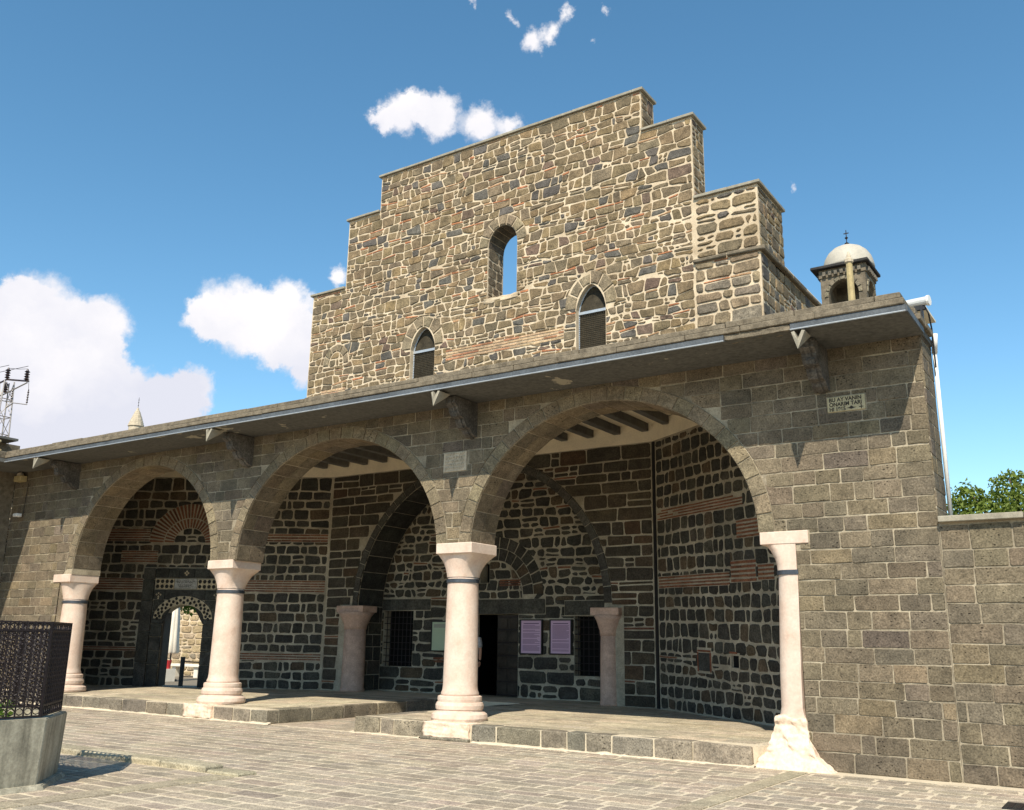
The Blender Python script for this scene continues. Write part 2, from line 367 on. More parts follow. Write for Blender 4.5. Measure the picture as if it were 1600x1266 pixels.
# ---- polygon tools
def inside(poly, x, y):
    c = False; j = len(poly)-1
    for i in range(len(poly)):
        xi, yi = poly[i]; xj, yj = poly[j]
        if (yi > y) != (yj > y) and x < (xj-xi)*(y-yi)/(yj-yi)+xi: c = not c
        j = i
    return c
def nearest(poly, x, y):
    best = None; j = len(poly)-1
    for i in range(len(poly)):
        ax, ay = poly[j]; bx, by = poly[i]; dx, dy = bx-ax, by-ay
        l = dx*dx+dy*dy
        t = 0 if l == 0 else max(0, min(1, ((x-ax)*dx+(y-ay)*dy)/l))
        px, py = ax+t*dx, ay+t*dy; d = (px-x)**2+(py-y)**2
        if best is None or d < best[0]: best = (d, px, py)
        j = i
    return best[1], best[2]
class Mask:
    def __init__(s, poly, keep_in=False):
        s.p = poly; s.k = keep_in
        xs = [q[0] for q in poly]; ys = [q[1] for q in poly]; s.b = (min(xs), max(xs), min(ys), max(ys))
    def fix(s, pts):
        n = 0; o = []
        if len(pts) < 40 and any(s.b[0] <= x <= s.b[1] and s.b[2] <= y <= s.b[3] for x, y in pts):
            fl = [s.b[0] <= x <= s.b[1] and s.b[2] <= y <= s.b[3] and inside(s.p, x, y) for x, y in pts]
            if any(fl) and not all(fl):
                q = []
                for i in range(len(pts)):
                    a, b = pts[i], pts[(i+1) % len(pts)]; k = max(1, int(math.hypot(b[0]-a[0], b[1]-a[1])/.07))
                    q += [(a[0]+(b[0]-a[0])*j/k, a[1]+(b[1]-a[1])*j/k) for j in range(k)]
                pts = q
        for x, y in pts:
            inb = s.b[0] <= x <= s.b[1] and s.b[2] <= y <= s.b[3]
            ins = inb and inside(s.p, x, y)
            if ins != s.k: o.append(nearest(s.p, x, y)); n += 1
            else: o.append((x, y))
        return o, n
def half(poly, ax, lim, keep_less):
    o = []
    for i in range(len(poly)):
        p, q = poly[i-1], poly[i]
        a, b = (lim-p[ax], lim-q[ax]) if keep_less else (p[ax]-lim, q[ax]-lim)
        if (a >= 0) != (b >= 0):
            t = a/(a-b); o.append((p[0]+(q[0]-p[0])*t, p[1]+(q[1]-p[1])*t))
        if b >= 0: o.append(q)
    return o
class RectHole:
    def __init__(s, u0, u1, v0, v1, g=.012): s.r = (u0-g, u1+g, v0-g, v1+g)
    def cut(s, poly):
        xs = [p[0] for p in poly]; ys = [p[1] for p in poly]; a, b, c, d = s.r
        if max(xs) <= a or min(xs) >= b or max(ys) <= c or min(ys) >= d: return [poly]
        A = lambda q: area(q) if len(q) > 2 else 0
        best = None
        for ax, lo, hi, lo2, hi2 in ((1, c, d, a, b), (0, a, b, c, d)):
            up, dn = half(poly, ax, hi, False), half(poly, ax, lo, True)
            mid = half(poly, ax, lo, False); mid = half(mid, ax, hi, True) if len(mid) > 2 else []
            p1 = half(mid, 1-ax, lo2, True) if len(mid) > 2 else []; p2 = half(mid, 1-ax, hi2, False) if len(mid) > 2 else []
            r = [up, dn, p1, p2]; sc = max(A(q) for q in r)
            if best is None or sc > best[0]: best = (sc, r)
        return best[1]
def area(p):
    return .5*sum(p[i-1][0]*p[i][1]-p[i][0]*p[i-1][1] for i in range(len(p)))
def clip(poly, masks):
    """what is left of a stone beside the openings: a list of outlines"""
    a0 = abs(area(poly)); todo = [poly]
    for mk in masks:
        nxt = []
        for p in todo:
            if isinstance(mk, RectHole): nxt += [q for q in mk.cut(p) if len(q) > 2]
            else:
                q, n = mk.fix(p)
                if n < len(q): nxt.append(q)
        todo = nxt
    out = []
    for poly in todo:
        q = []
        for p in poly:
            if not q or math.hypot(p[0]-q[-1][0], p[1]-q[-1][1]) > .004: q.append(p)
        if len(q) > 2 and math.hypot(q[0][0]-q[-1][0], q[0][1]-q[-1][1]) < .004: q.pop()
        if len(q) < 3: continue
        w = max(p[0] for p in q)-min(p[0] for p in q); h = max(p[1] for p in q)-min(p[1] for p in q)
        if area(q) < max(.0012, .06*a0) or min(w, h) < .028 or area(q) < .27*w*h: continue
        out.append(q)
    return out
def soft_quad(q, rng, gap, rad, jit=.0, mids=True):
    """quad corners (bl, br, tr, tl) -> shrunk by the joint, corners cut, edges uneven"""
    g = gap/2
    s = ((1,1),(-1,1),(-1,-1),(1,-1))
    c = [(q[i][0]+s[i][0]*g, q[i][1]+s[i][1]*g) for i in range(4)]
    if c[1][0]-c[0][0] < .02 or c[3][1]-c[0][1] < .012 or c[2][0]-c[3][0] < .02 or c[2][1]-c[1][1] < .012: return None
    out = []
    for i in range(4):
        p, a, b = c[i], c[i-1], c[(i+1) % 4]
        r = rad*rng.uniform(.5, 1.3)
        for o in (a, b):
            l = math.hypot(o[0]-p[0], o[1]-p[1]); f = min(r, l*.4)/l
            out.append((p[0]+(o[0]-p[0])*f+rng.uniform(-jit, jit), p[1]+(o[1]-p[1])*f+rng.uniform(-jit, jit)))
        l = math.hypot(b[0]-p[0], b[1]-p[1])
        if mids and l > .26:
            out.append(((p[0]+b[0])/2+rng.uniform(-jit, jit), (p[1]+b[1])/2+rng.uniform(-jit, jit)))
    return out

def stone_geo(poly, fr, proud, back, bev, rng, rough=.003):
    n = len(poly); cx = sum(p[0] for p in poly)/n; cy = sum(p[1] for p in poly)/n
    V = [fr(x, y, -back) for x, y in poly]
    pb = max(proud-bev*.8, 0)
    V += [fr(x, y, pb) for x, y in poly]
    for x, y in poly:
        d = math.hypot(x-cx, y-cy) or 1; f = max(0, d-bev)/d
        V.append(fr(cx+(x-cx)*f, cy+(y-cy)*f, proud+rng.uniform(-rough, rough)))
    F = []
    for k in (0, n):
        for i in range(n):
            j = (i+1) % n; F.append((k+i, k+j, k+n+j, k+n+i))
    F.append(tuple(2*n+i for i in range(n)))
    return V, F

class Stones:
    """stones of one wall: the 300 that show largest become parts, the rest one mass"""
    def __init__(s): s.items = {}
    def add(s, name, poly, fr, tint, rng, proud=.012, back=.02, bev=.012, rough=.003):
        V, F = stone_geo(poly, fr, proud, back, bev, rng, rough)
        n = len(poly); c = sum(V[2*n:], Vector())/n
        nrm = (V[2*n+1]-V[2*n]).cross(V[2*n+2]-V[2*n+1])
        try: nrm = (V[2*n+n//3]-V[2*n]).cross(V[2*n+2*n//3]-V[2*n]).normalized()
        except Exception: pass
        d = c-CAM_P; z = d.dot(CAM_F)
        sc = 0
        if z > .3:
            px = d.dot(CAM_R)/z*1463; py = d.dot(CAM_U)/z*1463
            if abs(px) < 830 and abs(py) < 660: sc = abs(area(poly))*max(0, -nrm.dot(d.normalized()))/z**2
        s.items.setdefault(name, []).append((sc, V, F, tint))
    def build(s, parent, mats, limit=290, mass=None):
        for name, it in s.items.items():
            it.sort(key=lambda q: -q[0])
            mt = mats[name] if isinstance(mats, dict) else mats
            for sc, V, F, tint in it[:limit]:
                mesh(name, V, F, mt, parent, tint)
            V2 = []; F2 = []; T2 = []
            for sc, V, F, tint in it[limit:]:
                k = len(V2); V2 += V; F2 += [tuple(i+k for i in f) for f in F]; T2 += [tint]*len(V)
            if V2:
                o = mesh((mass or name+'work'), V2, F2, mt, parent, T2); o['kind'] = 'stuff'

def vary(rng, base, v=.16, hue=.022):
    k = 1+rng.uniform(-v, v)
    return tuple(max(.01, c*k*(1+rng.uniform(-hue, hue))) for c in base)
def pick(rng, pal):
    r = rng.random(); t = 0
    for w, c in pal:
        t += w
        if r <= t: return vary(rng, c)
    return vary(rng, pal[-1][1])

def ashlar(rng, u0, u1, v0, v1, h, w):
    v = v0; out = []
    while v < v1-.04:
        hh = rng.uniform(*h); 
        if v1-(v+hh) < h[0]*.6: hh = v1-v
        u = u0-rng.uniform(0, w[0])
        while u < u1:
            ww = rng.uniform(*w)
            if rng.random() < .12: ww *= .55
            a, b = max(u, u0), min(u+ww, u1)
            if u1-b < .09: b = u1; ww = 9
            if b-a > .06:
                t = lambda: rng.uniform(-.006, .006)
                out.append([(a+t(), v+t()), (b+t(), v+t()), (b+t(), v+hh+t()), (a+t(), v+hh+t())])
            u += ww
        v += hh
    return out

def rubble(rng, u0, u1, v0, v1, h, w, wob=.02, split=.2, lean=.02, sliver=.0):
    """coursed rubble: wavy beds, uneven widths, some cells split; also returns thin brick slivers"""
    ph = [rng.uniform(0, 6.3) for _ in range(4)]
    beds = [v0]
    while beds[-1] < v1-.05:
        hh = rng.uniform(*h)
        if v1-(beds[-1]+hh) < h[0]*.6: hh = v1-beds[-1]
        beds.append(beds[-1]+hh)
    def bed(k, u):
        if k == 0 or k == len(beds)-1: return beds[k]
        return beds[k]+wob*(math.sin(u*1.3+ph[0]+k*1.9)+.7*math.sin(u*3.3+ph[1]+k*2.7)+.5*math.sin(u*7.7+ph[2]+k*4.1))
    out = []; sl = []
    for k in range(len(beds)-1):
        u = u0; pl = 0; hh = beds[k+1]-beds[k]
        while u < u1-.01:
            ww = rng.uniform(*w)*(.75+.5*hh/(h[1]))
            if rng.random() < .13: ww *= .5
            b = min(u+ww, u1)
            if u1-b < w[0]*.6: b = u1
            ln = rng.uniform(-lean, lean) if b < u1 else 0
            A, B, C, D = (u-pl, bed(k, u)), (b-ln, bed(k, b)), (b+ln, bed(k+1, b)), (u+pl, bed(k+1, u))
            r = rng.random()
            mix = lambda P, Q, t: (P[0]+(Q[0]-P[0])*t, P[1]+(Q[1]-P[1])*t)
            if r < split and hh > h[0]*.9:
                t = rng.uniform(.38, .62); t2 = t+rng.uniform(-.08, .08)
                P, Q = mix(A, D, t), mix(B, C, t2)
                for qd in ([A, B, Q, P], [P, Q, C, D]):
                    if rng.random() < .4 and (b-u) > w[0]*1.2:
                        s1 = rng.uniform(.35, .65); x, y = mix(qd[0], qd[1], s1), mix(qd[3], qd[2], s1)
                        out += [[qd[0], x, y, qd[3]], [x, qd[1], qd[2], y]]
                    else: out.append(qd)
            elif r < split+sliver:
                tb = .055/max(hh, .1)
                P, Q = mix(D, A, tb), mix(C, B, tb)
                out.append([A, B, Q, P]); sl.append([P, Q, C, D])
            else: out.append([A, B, C, D])
            u = b; pl = ln
    return out, sl

def arch_pts(xc, a, zs, b, n=28, rev=False):
    p = [(xc-a*math.cos(PI*i/n), zs+b*math.sin(PI*i/n)) for i in range(n+1)]
    return p[::-1] if rev else p
def lay(st, name, quads, fr, rng, masks, pal, gap, rad, jit, proud, bev, rough=.003, back=.02, pj=.004):
    for q in quads:
        p = soft_quad(q, rng, gap, rad, jit)
        if not p: continue
        for p in clip(p, masks):
            st.add(name, p, fr, pick(rng, pal), rng, proud+rng.uniform(-pj, pj), back, bev, rough)
def brick_band(st, fr, rng, u0, u1, v0, v1, n, masks=(), gap=.022, wl=(.22, .34), pal=None, proud=.008):
    pal = pal or [(1, (.20, .075, .045))]
    h = (v1-v0)/n
    for i in range(n):
        u = u0+rng.uniform(-.2, 0)
        while u < u1:
            ww = rng.uniform(*wl); a, b = max(u, u0), min(u+ww, u1)
            if b-a > .05:
                z0 = v0+i*h; g = min(gap, h*.5)
                t = lambda: rng.uniform(-.004, .004)
                p = [(a+.006, z0+g/2+t()), (b-.006, z0+g/2+t()), (b-.006, z0+h-g/2+t()), (a+.006, z0+h-g/2+t())]
                for p in clip(p, masks): st.add('brick', p, fr, pick(rng, pal), rng, proud+rng.uniform(-.003, .003), .02, .004, .001)
            u += ww
def rect(a, b, c, d): return [(a, c), (b, c), (b, d), (a, d)]

# palettes (albedo)
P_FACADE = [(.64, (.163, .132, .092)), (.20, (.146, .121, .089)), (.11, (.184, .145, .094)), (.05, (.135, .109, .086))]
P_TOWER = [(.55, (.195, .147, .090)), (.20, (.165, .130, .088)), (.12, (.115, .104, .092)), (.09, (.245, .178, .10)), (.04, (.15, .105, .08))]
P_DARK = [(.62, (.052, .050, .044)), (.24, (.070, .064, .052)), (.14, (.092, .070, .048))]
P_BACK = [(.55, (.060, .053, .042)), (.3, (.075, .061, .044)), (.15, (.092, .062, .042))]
P_BRICK = [(.7, (.20, .088, .054)), (.3, (.15, .068, .046))]
P_BRICK_L = [(.3, (.40, .20, .115)), (.7, (.47, .33, .205))]
P_PAVE = [(.6, (.345, .290, .225)), (.25, (.33, .282, .222)), (.15, (.36, .295, .23))]
P_WARM = [(.6, (.40, .31, .19)), (.25, (.33, .26, .18)), (.15, (.26, .22, .16))]

# =================================================================== GROUND
ground = structure('courtyard_ground')
mesh('mortar_bed', [(-26,-4,0),(6,-4,0),(6,21,0),(-26,21,0)], [(0,1,2,3)], M['mortar_soil'], ground)
mesh('yard_ground', [(-400,-250,-.004),(300,-250,-.004),(300,400,-.004),(-400,400,-.004)], [(0,1,2,3)], M['earth'], ground)
FG = lambda u, v, w: Vector((u, v, w))
rg = random.Random(11)
st = Stones()
kerb_rect = rect(-22.5, -9.25, 8.02, 8.40)
drain1 = rect(-4.28, -3.98, 5.0, 13.05)
drain2 = rect(-9.62, -9.22, 3.6, 8.02)
pl = [Mask(rect(-10.9, -8.6, 3.8, 6.2))][:0]
gm = [RectHole(-22.5, -9.25, 8.02, 8.40, 0), RectHole(-4.28, -3.98, 5.0, 13.05, 0), RectHole(-9.62, -9.22, 3.6, 8.02, 0)]
v = 3.4
while v < 13.10:
    h = rg.uniform(.235, .31)
    if v+h > 13.10: h = 13.10-v
    if h > .08:
        u = -24.5-rg.uniform(0, .5)
        while u < 2.6:
            ww = rg.uniform(.30, .72)
            q = [(u, v), (u+ww, v), (u+ww, v+h), (u, v+h)]
            p = soft_quad(q, rg, .046, .018, .006, mids=False)
            if p:
                for p in clip(p, gm): st.add('paver', p, FG, pick(rg, P_PAVE), rg, .005+rg.uniform(-.002, .002), .005, .006, .0012)
            u += ww
    v += h
# paving of the gap between the two raised floors
for q in ashlar(rg, -14.38, -12.12, 13.2, 18.6, (.35, .5), (.5, .9)):
    p = soft_quad(q, rg, .02, .015, .003, mids=False)
    if p: st.add('paver', p, FG, pick(rg, P_PAVE), rg, .007, .005, .006, .001)
st.build(ground, M['paver'], 290, 'distant_paving')
st = Stones()
for (u0, u1, v0, v1) in ((-4.28, -3.98, 5.0, 13.05), (-9.62, -9.22, 3.6, 8.02)):
    v = v0
    while v < v1-.1:
        l = min(rg.uniform(.7, 1.1), v1-v)
        p = soft_quad([(u0+.02, v), (u1-.02, v), (u1-.02, v+l), (u0+.02, v+l)], rg, .014, .012, .003, mids=False)
        if p: st.add('drain_slab', p, FG, vary(rg, (.36, .31, .225), .08), rg, .011, .005, .006, .001)
        v += l
st.build(ground, M['paver'])
kb = structure('kerb')
u = -22.4
while u < -9.3:
    l = min(rg.uniform(.75, 1.05), -9.25-u)
    hgt = .075 if u < -10.2 else .035
    mb = MB(); mb.bbox(u+.012, u+l-.012, 8.06, 8.37, -.05, hgt, .018, rg, .006)
    mb.obj('kerb_stone', M['paver'], kb, tint=vary(rg, (.37, .32, .235), .08)); u += l

# =================================================================== PORCH FLOORS
L_DIR = Vector((math.cos(math.radians(28.5)), math.sin(math.radians(28.5)), 0))
L_P = Vector((-19.1, 19.26, 0))
R_DIR = Vector((math.cos(math.radians(37)), -math.sin(math.radians(37)), 0))
R_P = Vector((-9.08, 19.26, 0))
def prism(name, pts, z0, z1, mat, parent, tint=None):
    n = len(pts); V = [(x, y, z0) for x, y in pts]+[(x, y, z1) for x, y in pts]
    F = [tuple(range(n-1, -1, -1)), tuple(range(n, 2*n))]+[(i, (i+1) % n, n+(i+1) % n, n+i) for i in range(n)]
    return mesh(name, V, F, mat, parent, tint)
pf = structure('porch_floor')
def kerb_run(x0, x1, y0, z, axis='x', side=1, wr=(.42, .85)):
    u = x0
    while u < x1-.05:
        l = rg.uniform(*wr)
        if rg.random() < .2: l *= .45
        if x1-(u+l) < .2: l = x1-u
        mb = MB()
        o = rg.uniform(-.012, .012)
        if axis == 'x': mb.bbox(u+.012, u+l-.012, y0+o, y0+.3, .0, z+rg.uniform(-.006, .004), .014, rg, .008)
        else: mb.bbox(min(y0, y0-side*.3)+ (o if side>0 else 0), max(y0, y0-side*.3)+(o if side>0 else 0), u+.012, u+l-.012, .0, z+rg.uniform(-.006, .004), .014, rg, .008)
        mb.obj('kerb_stone', M['basalt'], pf, tint=pick(rg, [(.6, (.215, .185, .14)), (.4, (.18, .16, .13))]))
        u += l
zf = .28
prism('raised_floor', [(-27.6, 13.165), (-14.425, 13.165), (-14.425, 18.6), (-19.0, 19.5), (-29, 14.1)], 0, .262, M['mortar_soil'], pf)
prism('raised_floor', [(-12.095, 13.155), (-4.82, 13.155), (-4.62, 13.5), (-4.2, 13.6), (-4.2, 15.9), (-8.9, 19.5), (-9.5, 20.5), (-12.095, 20.5)], 0, .272, M['mortar_soil'], pf)
prism('raised_floor', [(-19.2, 18.6), (-12.06, 18.6), (-12.06, 20.5), (-18.6, 20.5)], 0, .268, M['mortar_soil'], pf)
kerb_run(-27.0, -16.9, 13.14, .26); kerb_run(-15.95, -14.40, 13.14, .26)
kerb_run(13.44, 18.6, -14.40, .262, 'y', 1, (.7, 1.1))
kerb_run(-12.12, -10.55, 13.13, .275); kerb_run(-9.55, -4.78, 13.13, .275)
kerb_run(13.43, 18.6, -12.12, .275, 'y', -1, (.7, 1.1))
for x0, x1 in ((-26, -14.3), (-12.2, -10.6), (-9.5, -4.75)):
    bmv = []; bmf = []; n_ = int((x1-x0)/.07)
    for i in range(n_+1):
        xx = x0+(x1-x0)*i/n_; nz_ = noise.noise(Vector((xx*3.1, 1.7, 0)))+.6*noise.noise(Vector((xx*9.3, 4.1, 0)))
        bmv += [(xx, 13.09-.035*max(0, nz_+.3), -.01), (xx, 13.10, .012+.018*max(0, nz_+.4)), (xx, 13.18, .022+.03*max(0, nz_+.4))]
    for i in range(n_): bmf += [(3*i, 3*i+3, 3*i+4, 3*i+1), (3*i+1, 3*i+4, 3*i+5, 3*i+2)]
    mesh('mortar_fillet', bmv, bmf, M['mortar_soil'], pf)
mb = MB(); mb.bbox(-10.56, -9.56, 13.06, 13.3, 0, .05, .012); mb.obj('kerb_stone', M['basalt'], pf, tint=(.2, .18, .14))
st = Stones()
fm = [Mask([(-28, 13.44), (-14.74, 13.44), (-14.74, 18.55), (-19.2, 19.1), (-28, 14.3)], True)]
fm2 = [Mask([(-11.82, 13.44), (-4.7, 13.44), (-4.4, 13.62), (-4.4, 15.65), (-9.05, 19.2), (-9.6, 20.2), (-11.82, 20.2)], True)]
for msk, u0, u1, zz in ((fm, -28, -14.7, .262), (fm2, -11.82, -4.3, .272)):
    F_ = lambda u, v, w, zz=zz: Vector((u, v, zz+w))
    for q in ashlar(rg, u0, u1, 13.44, 20.2, (.34, .46), (.5, 1.0)):
        p = soft_quad(q, rg, .016, .012, .003, mids=False)
        for p in (clip(p, msk) if p else ()): st.add('floor_slab', p, F_, pick(rg, [(.7, (.44, .375, .275)), (.3, (.40, .345, .255))]), rg, .006, .004, .005, .001)
st.build(pf, M['paver'], 290, 'floor_slabs')

# =================================================================== PORTICO (front arcade)
Y0 = 13.4
portico = thing('portico', 'long dark basalt portico with three arches on pale columns under a flat eave', 'portico', (-13, 13.4, 0))
FF = plane_frame((0, Y0+.012, 0), (1, 0, 0), (0, -1, 0))
ARCH = [(-19.41, 2.58), (-13.31, 2.70), (-7.255, 2.62)]
ZS, RISE, RING = 3.2, 2.335, .235
X_L, X_R, Z_T = -25.2, -2.2, 5.93
outer = [(X_L, 0), (-22.46, 0), (-22.46, 3.06), (-21.99, 3.06)]
for xc, a in ARCH: outer += arch_pts(xc, a, ZS, RISE, 36)
outer += [(-4.1, 3.2), (-4.1, 0), (X_R, 0), (X_R, Z_T+.2), (X_L, Z_T+.2)]
WALL_T = .76
wall_solid('wall', outer, [], FF, WALL_T, M['mortar'], portico)
rf = random.Random(5)
masks = []
for xc, a in ARCH:
    ex = arch_pts(xc, a+RING+.008, ZS, RISE+RING+.008, 40)
    masks.append(Mask(ex+[(xc+a+RING, 2.6), (xc-a-RING, 2.6)]))
masks.append(Mask(rect(-22.46, -4.1, -1, 3.16)))
masks.append(Mask([(-4.1, -.1), (-3.72, -.1), (-3.74, .05), (-3.98, .18), (-4.1, .62)]))
masks.append(RectHole(-3.53, -2.99, 4.87, 5.10))          # date plaque
masks.append(RectHole(-10.51, -9.98, 4.60, 4.97))         # carved plaque
masks.append(RectHole(-4.1, -3.91, 3.03, 3.22)); masks.append(RectHole(-10.62, -9.79, 3.0, 3.31)); masks.append(RectHole(-16.9, -16.03, 3.0, 3.215))
masks.append(RectHole(-22.75, -22.4, 2.88, 3.06))
st = Stones()
qs = []
v = 0
while v < Z_T-.05:
    h = rf.choice((.205, .215, .23, .245, .255, .235))
    if Z_T-(v+h) < .12: h = Z_T-v
    u = X_L-rf.uniform(0, .3)
    while u < X_R:
        ww = rf.uniform(.30, .66)
        if rf.random() < .1: ww *= .6
        a, b = max(u, X_L), min(u+ww, X_R)
        if X_R-b < .12: b = X_R
        if b-a > .05:
            t = lambda: rf.uniform(-.005, .005)
            qs.append([(a, v+t()), (b, v+t()), (b, v+h+t()), (a, v+h+t())])
        u += ww
        if b == X_R: break
    v += h
lay(st, 'stone', qs, FF, rf, masks, P_FACADE, .018, .013, .006, .010, .007, .003, .02, .004)
# voussoirs, and the stones lining each arch
for xc, a in ARCH:
    n = 27
    for i in range(n):
        t0, t1 = PI*i/n+.0035, PI*(i+1)/n-.0035
        P = []
        for t in (t0, (t0+t1)/2, t1): P.append((xc-(a+.001)*math.cos(t), ZS+(RISE+.001)*math.sin(t)))
        for t in (t1, (t0+t1)/2, t0): P.append((xc-(a+RING-.006)*math.cos(t), ZS+(RISE+RING-.006)*math.sin(t)))
        P = P[::-1]
        if area(P) < 0: P = P[::-1]
        st.add('voussoir', P, FF, vary(rf, (.205, .166, .112), .12), rf, .018+rf.uniform(-.003, .003), .02, .007, .002)
    def fs(u, v, w, xc=xc, a=a):
        c, s_ = math.cos(v), math.sin(v)
        nx, nz = c/a, -s_/RISE; l = math.hypot(nx, nz); nx, nz = nx/l, nz/l
        return Vector((xc-a*c+nx*w, Y0+.012+u, ZS+RISE*s_+nz*w))
    n = 22
    for i in range(n):
        t0, t1 = PI*i/n+.004, PI*(i+1)/n-.004
        cut = rf.uniform(.28, .5)
        for u0, u1 in ((.012, cut-.006), (cut+.006, WALL_T-.005)):
            P = [(u0, t1), (u1, t1), (u1, t0), (u0, t0)]
            P = P if area(P) > 0 else P[::-1]
            V = []; tt = pick(rf, P_FACADE); inset = .006
            P2 = [(P[0][0], P[0][1]), (P[1][0], P[1][1]), (P[2][0], P[2][1]), (P[3][0], P[3][1])]
            V = [fs(x, y, -.01) for x, y in P2]+[fs(x, y, .006) for x, y in P2]
            cx = (u0+u1)/2; cy = (t0+t1)/2
            V += [fs(cx+(x-cx)*.96, cy+(y-cy)*.93, .010) for x, y in P2]
            Fq = []
            for k in (0, 4):
                for q in range(4): Fq.append((k+q, k+(q+1) % 4, k+4+(q+1) % 4, k+4+q))
            Fq.append((8, 9, 10, 11))
            cc = V[8]; nn = (V[9]-V[8]).cross(V[10]-V[8])
            want = fs(cx, cy, 1)-fs(cx, cy, 0)
            if nn.dot(want) < 0: Fq = [f[::-1] for f in Fq]
            d = cc-CAM_P
            st.items.setdefault('soffit_stone', []).append((max(0, -want.dot(d.normalized())), V, Fq, tt))
# end face of the right-hand wall
FE = plane_frame((X_R, 0, 0), (0, 1, 0), (1, 0, 0))
qs = []
v = 3.2
while v < Z_T-.02:
    h = min(.235, Z_T-v); k = rf.uniform(.25, .5)
    qs += [[(Y0+.0, v), (Y0+k, v), (Y0+k, v+h), (Y0+.0, v+h)], [(Y0+k, v), (Y0+.76, v), (Y0+.76, v+h), (Y0+k, v+h)]]; v += h
lay(st, 'stone', qs, FE, rf, [], P_FACADE, .018, .012, .003, .008, .006)
st.build(portico, M['basalt'], 295, 'small_stonework')

# columns
def column(X, R_, zs_bot, zs_top, half=0, slab=None):
    Yc = 13.79
    c = MB()
    n = 40
    zb = .83-.02
    # shaft with a slight taper and an annulet at both ends
    c.lathe((X, Yc, 0), [(R_+.03, .68), (R_+.035, .73), (R_+.012, .78), (R_+.004, .86), (R_, 1.2), (R_*.965, 2.0), (R_*.93, zs_bot-.50), (R_*.93, zs_bot-.36)], n)
    sh = c.obj('column', M['marble'], portico, smooth=True)
    c = MB(); sx0, sx1 = slab
    # capital: round below, square above
    V = []; F = []; nn = 48
    prof = [(0, zs_bot-.40), (.06, zs_bot-.33), (.2, zs_bot-.24), (.45, zs_bot-.13), (.8, zs_bot-.045), (1, zs_bot)]
    hx = (sx1-sx0)/2-.015; hy = .36; cx = (sx0+sx1)/2
    for f, z in prof:
        for k in range(nn):
            t = 2*PI*k/nn; ct, s_ = math.cos(t), math.sin(t); mm = max(abs(ct), abs(s_))
            rx, ry = R_*.97*ct, R_*.97*s_
            qx, qy = ct/mm*hx, s_/mm*hy
            V.append((X+(cx-X)*f+rx+(qx-rx)*f, Yc+ry+(qy-ry)*f, z))
    for i in range(len(prof)-1):
        for k in range(nn): F.append((i*nn+k, i*nn+(k+1) % nn, (i+1)*nn+(k+1) % nn, (i+1)*nn+k))
    c.add(V, F)
    cp = c.obj('capital', M['marble'], sh, smooth=True)
    c = MB(); c.bbox(sx0, sx1, Y0-.022, Y0+.77, zs_bot, zs_top, .012); c.obj('abacus', M['marble'], sh)
    c = MB(); c.lathe((X, Yc, 0), [(R_*.93+.001, zs_bot-.50), (R_*.93+.018, zs_bot-.495), (R_*.93+.018, zs_bot-.435), (R_*.93+.001, zs_bot-.43)], n, cap=False); c.obj('iron_band', M['band'], sh, smooth=False)
    # base: two tori over a round plinth, worn
    r = random.Random(int(X*10)); c = MB()
    c.lathe((X, Yc, 0), [(R_+.08, .272), (R_+.185, .28), (R_+.20, .32), (R_+.185, .385), (R_+.135, .42), (R_+.105, .43), (R_+.10, .455), (R_+.118, .47), (R_+.122, .53), (R_+.105, .575), (R_+.085, .585), (R_+.09, .63), (R_+.085, .675), (R_+.05, .69), (R_+.02, .692)], 64, jit=.0015, rng=r)
    c.obj('base', M['marble'], sh)
    return sh
cols = []
cols.append(column(-22.30, .30, 2.87, 3.065, slab=(-22.72, -22.0)))
cols.append(column(-16.53, .30, 3.03, 3.215, slab=(-16.87, -16.06)))
cols.append(column(-10.275, .30, 3.12, 3.31, slab=(-10.60, -9.81)))
# worn block under column bases set into the step front
def lump(name, x0, x1, y0, y1, z0, z1, parent, mat, seed, amp=.03, sub=10, shape=None):
    bm = bmesh.new(); bmesh.ops.create_cube(bm, size=1)
    bmesh.ops.subdivide_edges(bm, edges=bm.edges[:], cuts=sub, use_grid_fill=True)
    for v_ in bm.verts:
        p = Vector(((x0+x1)/2+v_.co.x*(x1-x0), (y0+y1)/2+v_.co.y*(y1-y0), (z0+z1)/2+v_.co.z*(z1-z0)))
        if shape: p = shape(p, v_.co)
        q = p*6+Vector((seed, seed*2, 0)); 
        d = Vector((noise.noise(q), noise.noise(q+Vector((7,1,3))), noise.noise(q+Vector((2,9,4)))))
        d2 = Vector((noise.noise(q*3.1), noise.noise(q*3.1+Vector((7,1,3))), noise.noise(q*3.1+Vector((2,9,4)))))
        st_ = noise.noise(Vector((q.x*.35, q.y*.35, q.z*3.6)))
        v_.co = p+Vector((d.x, d.y, d.z*.6))*amp+d2*amp*.5+Vector((d.x*.4, -.5, 0))*amp*st_
    bm.verts.index_update()
    V = [v_.co.copy() for v_ in bm.verts]; F = [tuple(v_.index for v_ in f.verts) for f in bm.faces]; bm.free()
    return mesh(name, V, F, mat, parent, smooth=True)
lump('base_block', -10.52, -9.57, 13.10, 13.5, .05, .285, cols[2], M['marble_rough'], 3, .022, 14)
lump('base_block', -16.86, -16.0, 13.10, 13.5, .02, .275, cols[1], M['marble_rough'], 8, .022, 14)
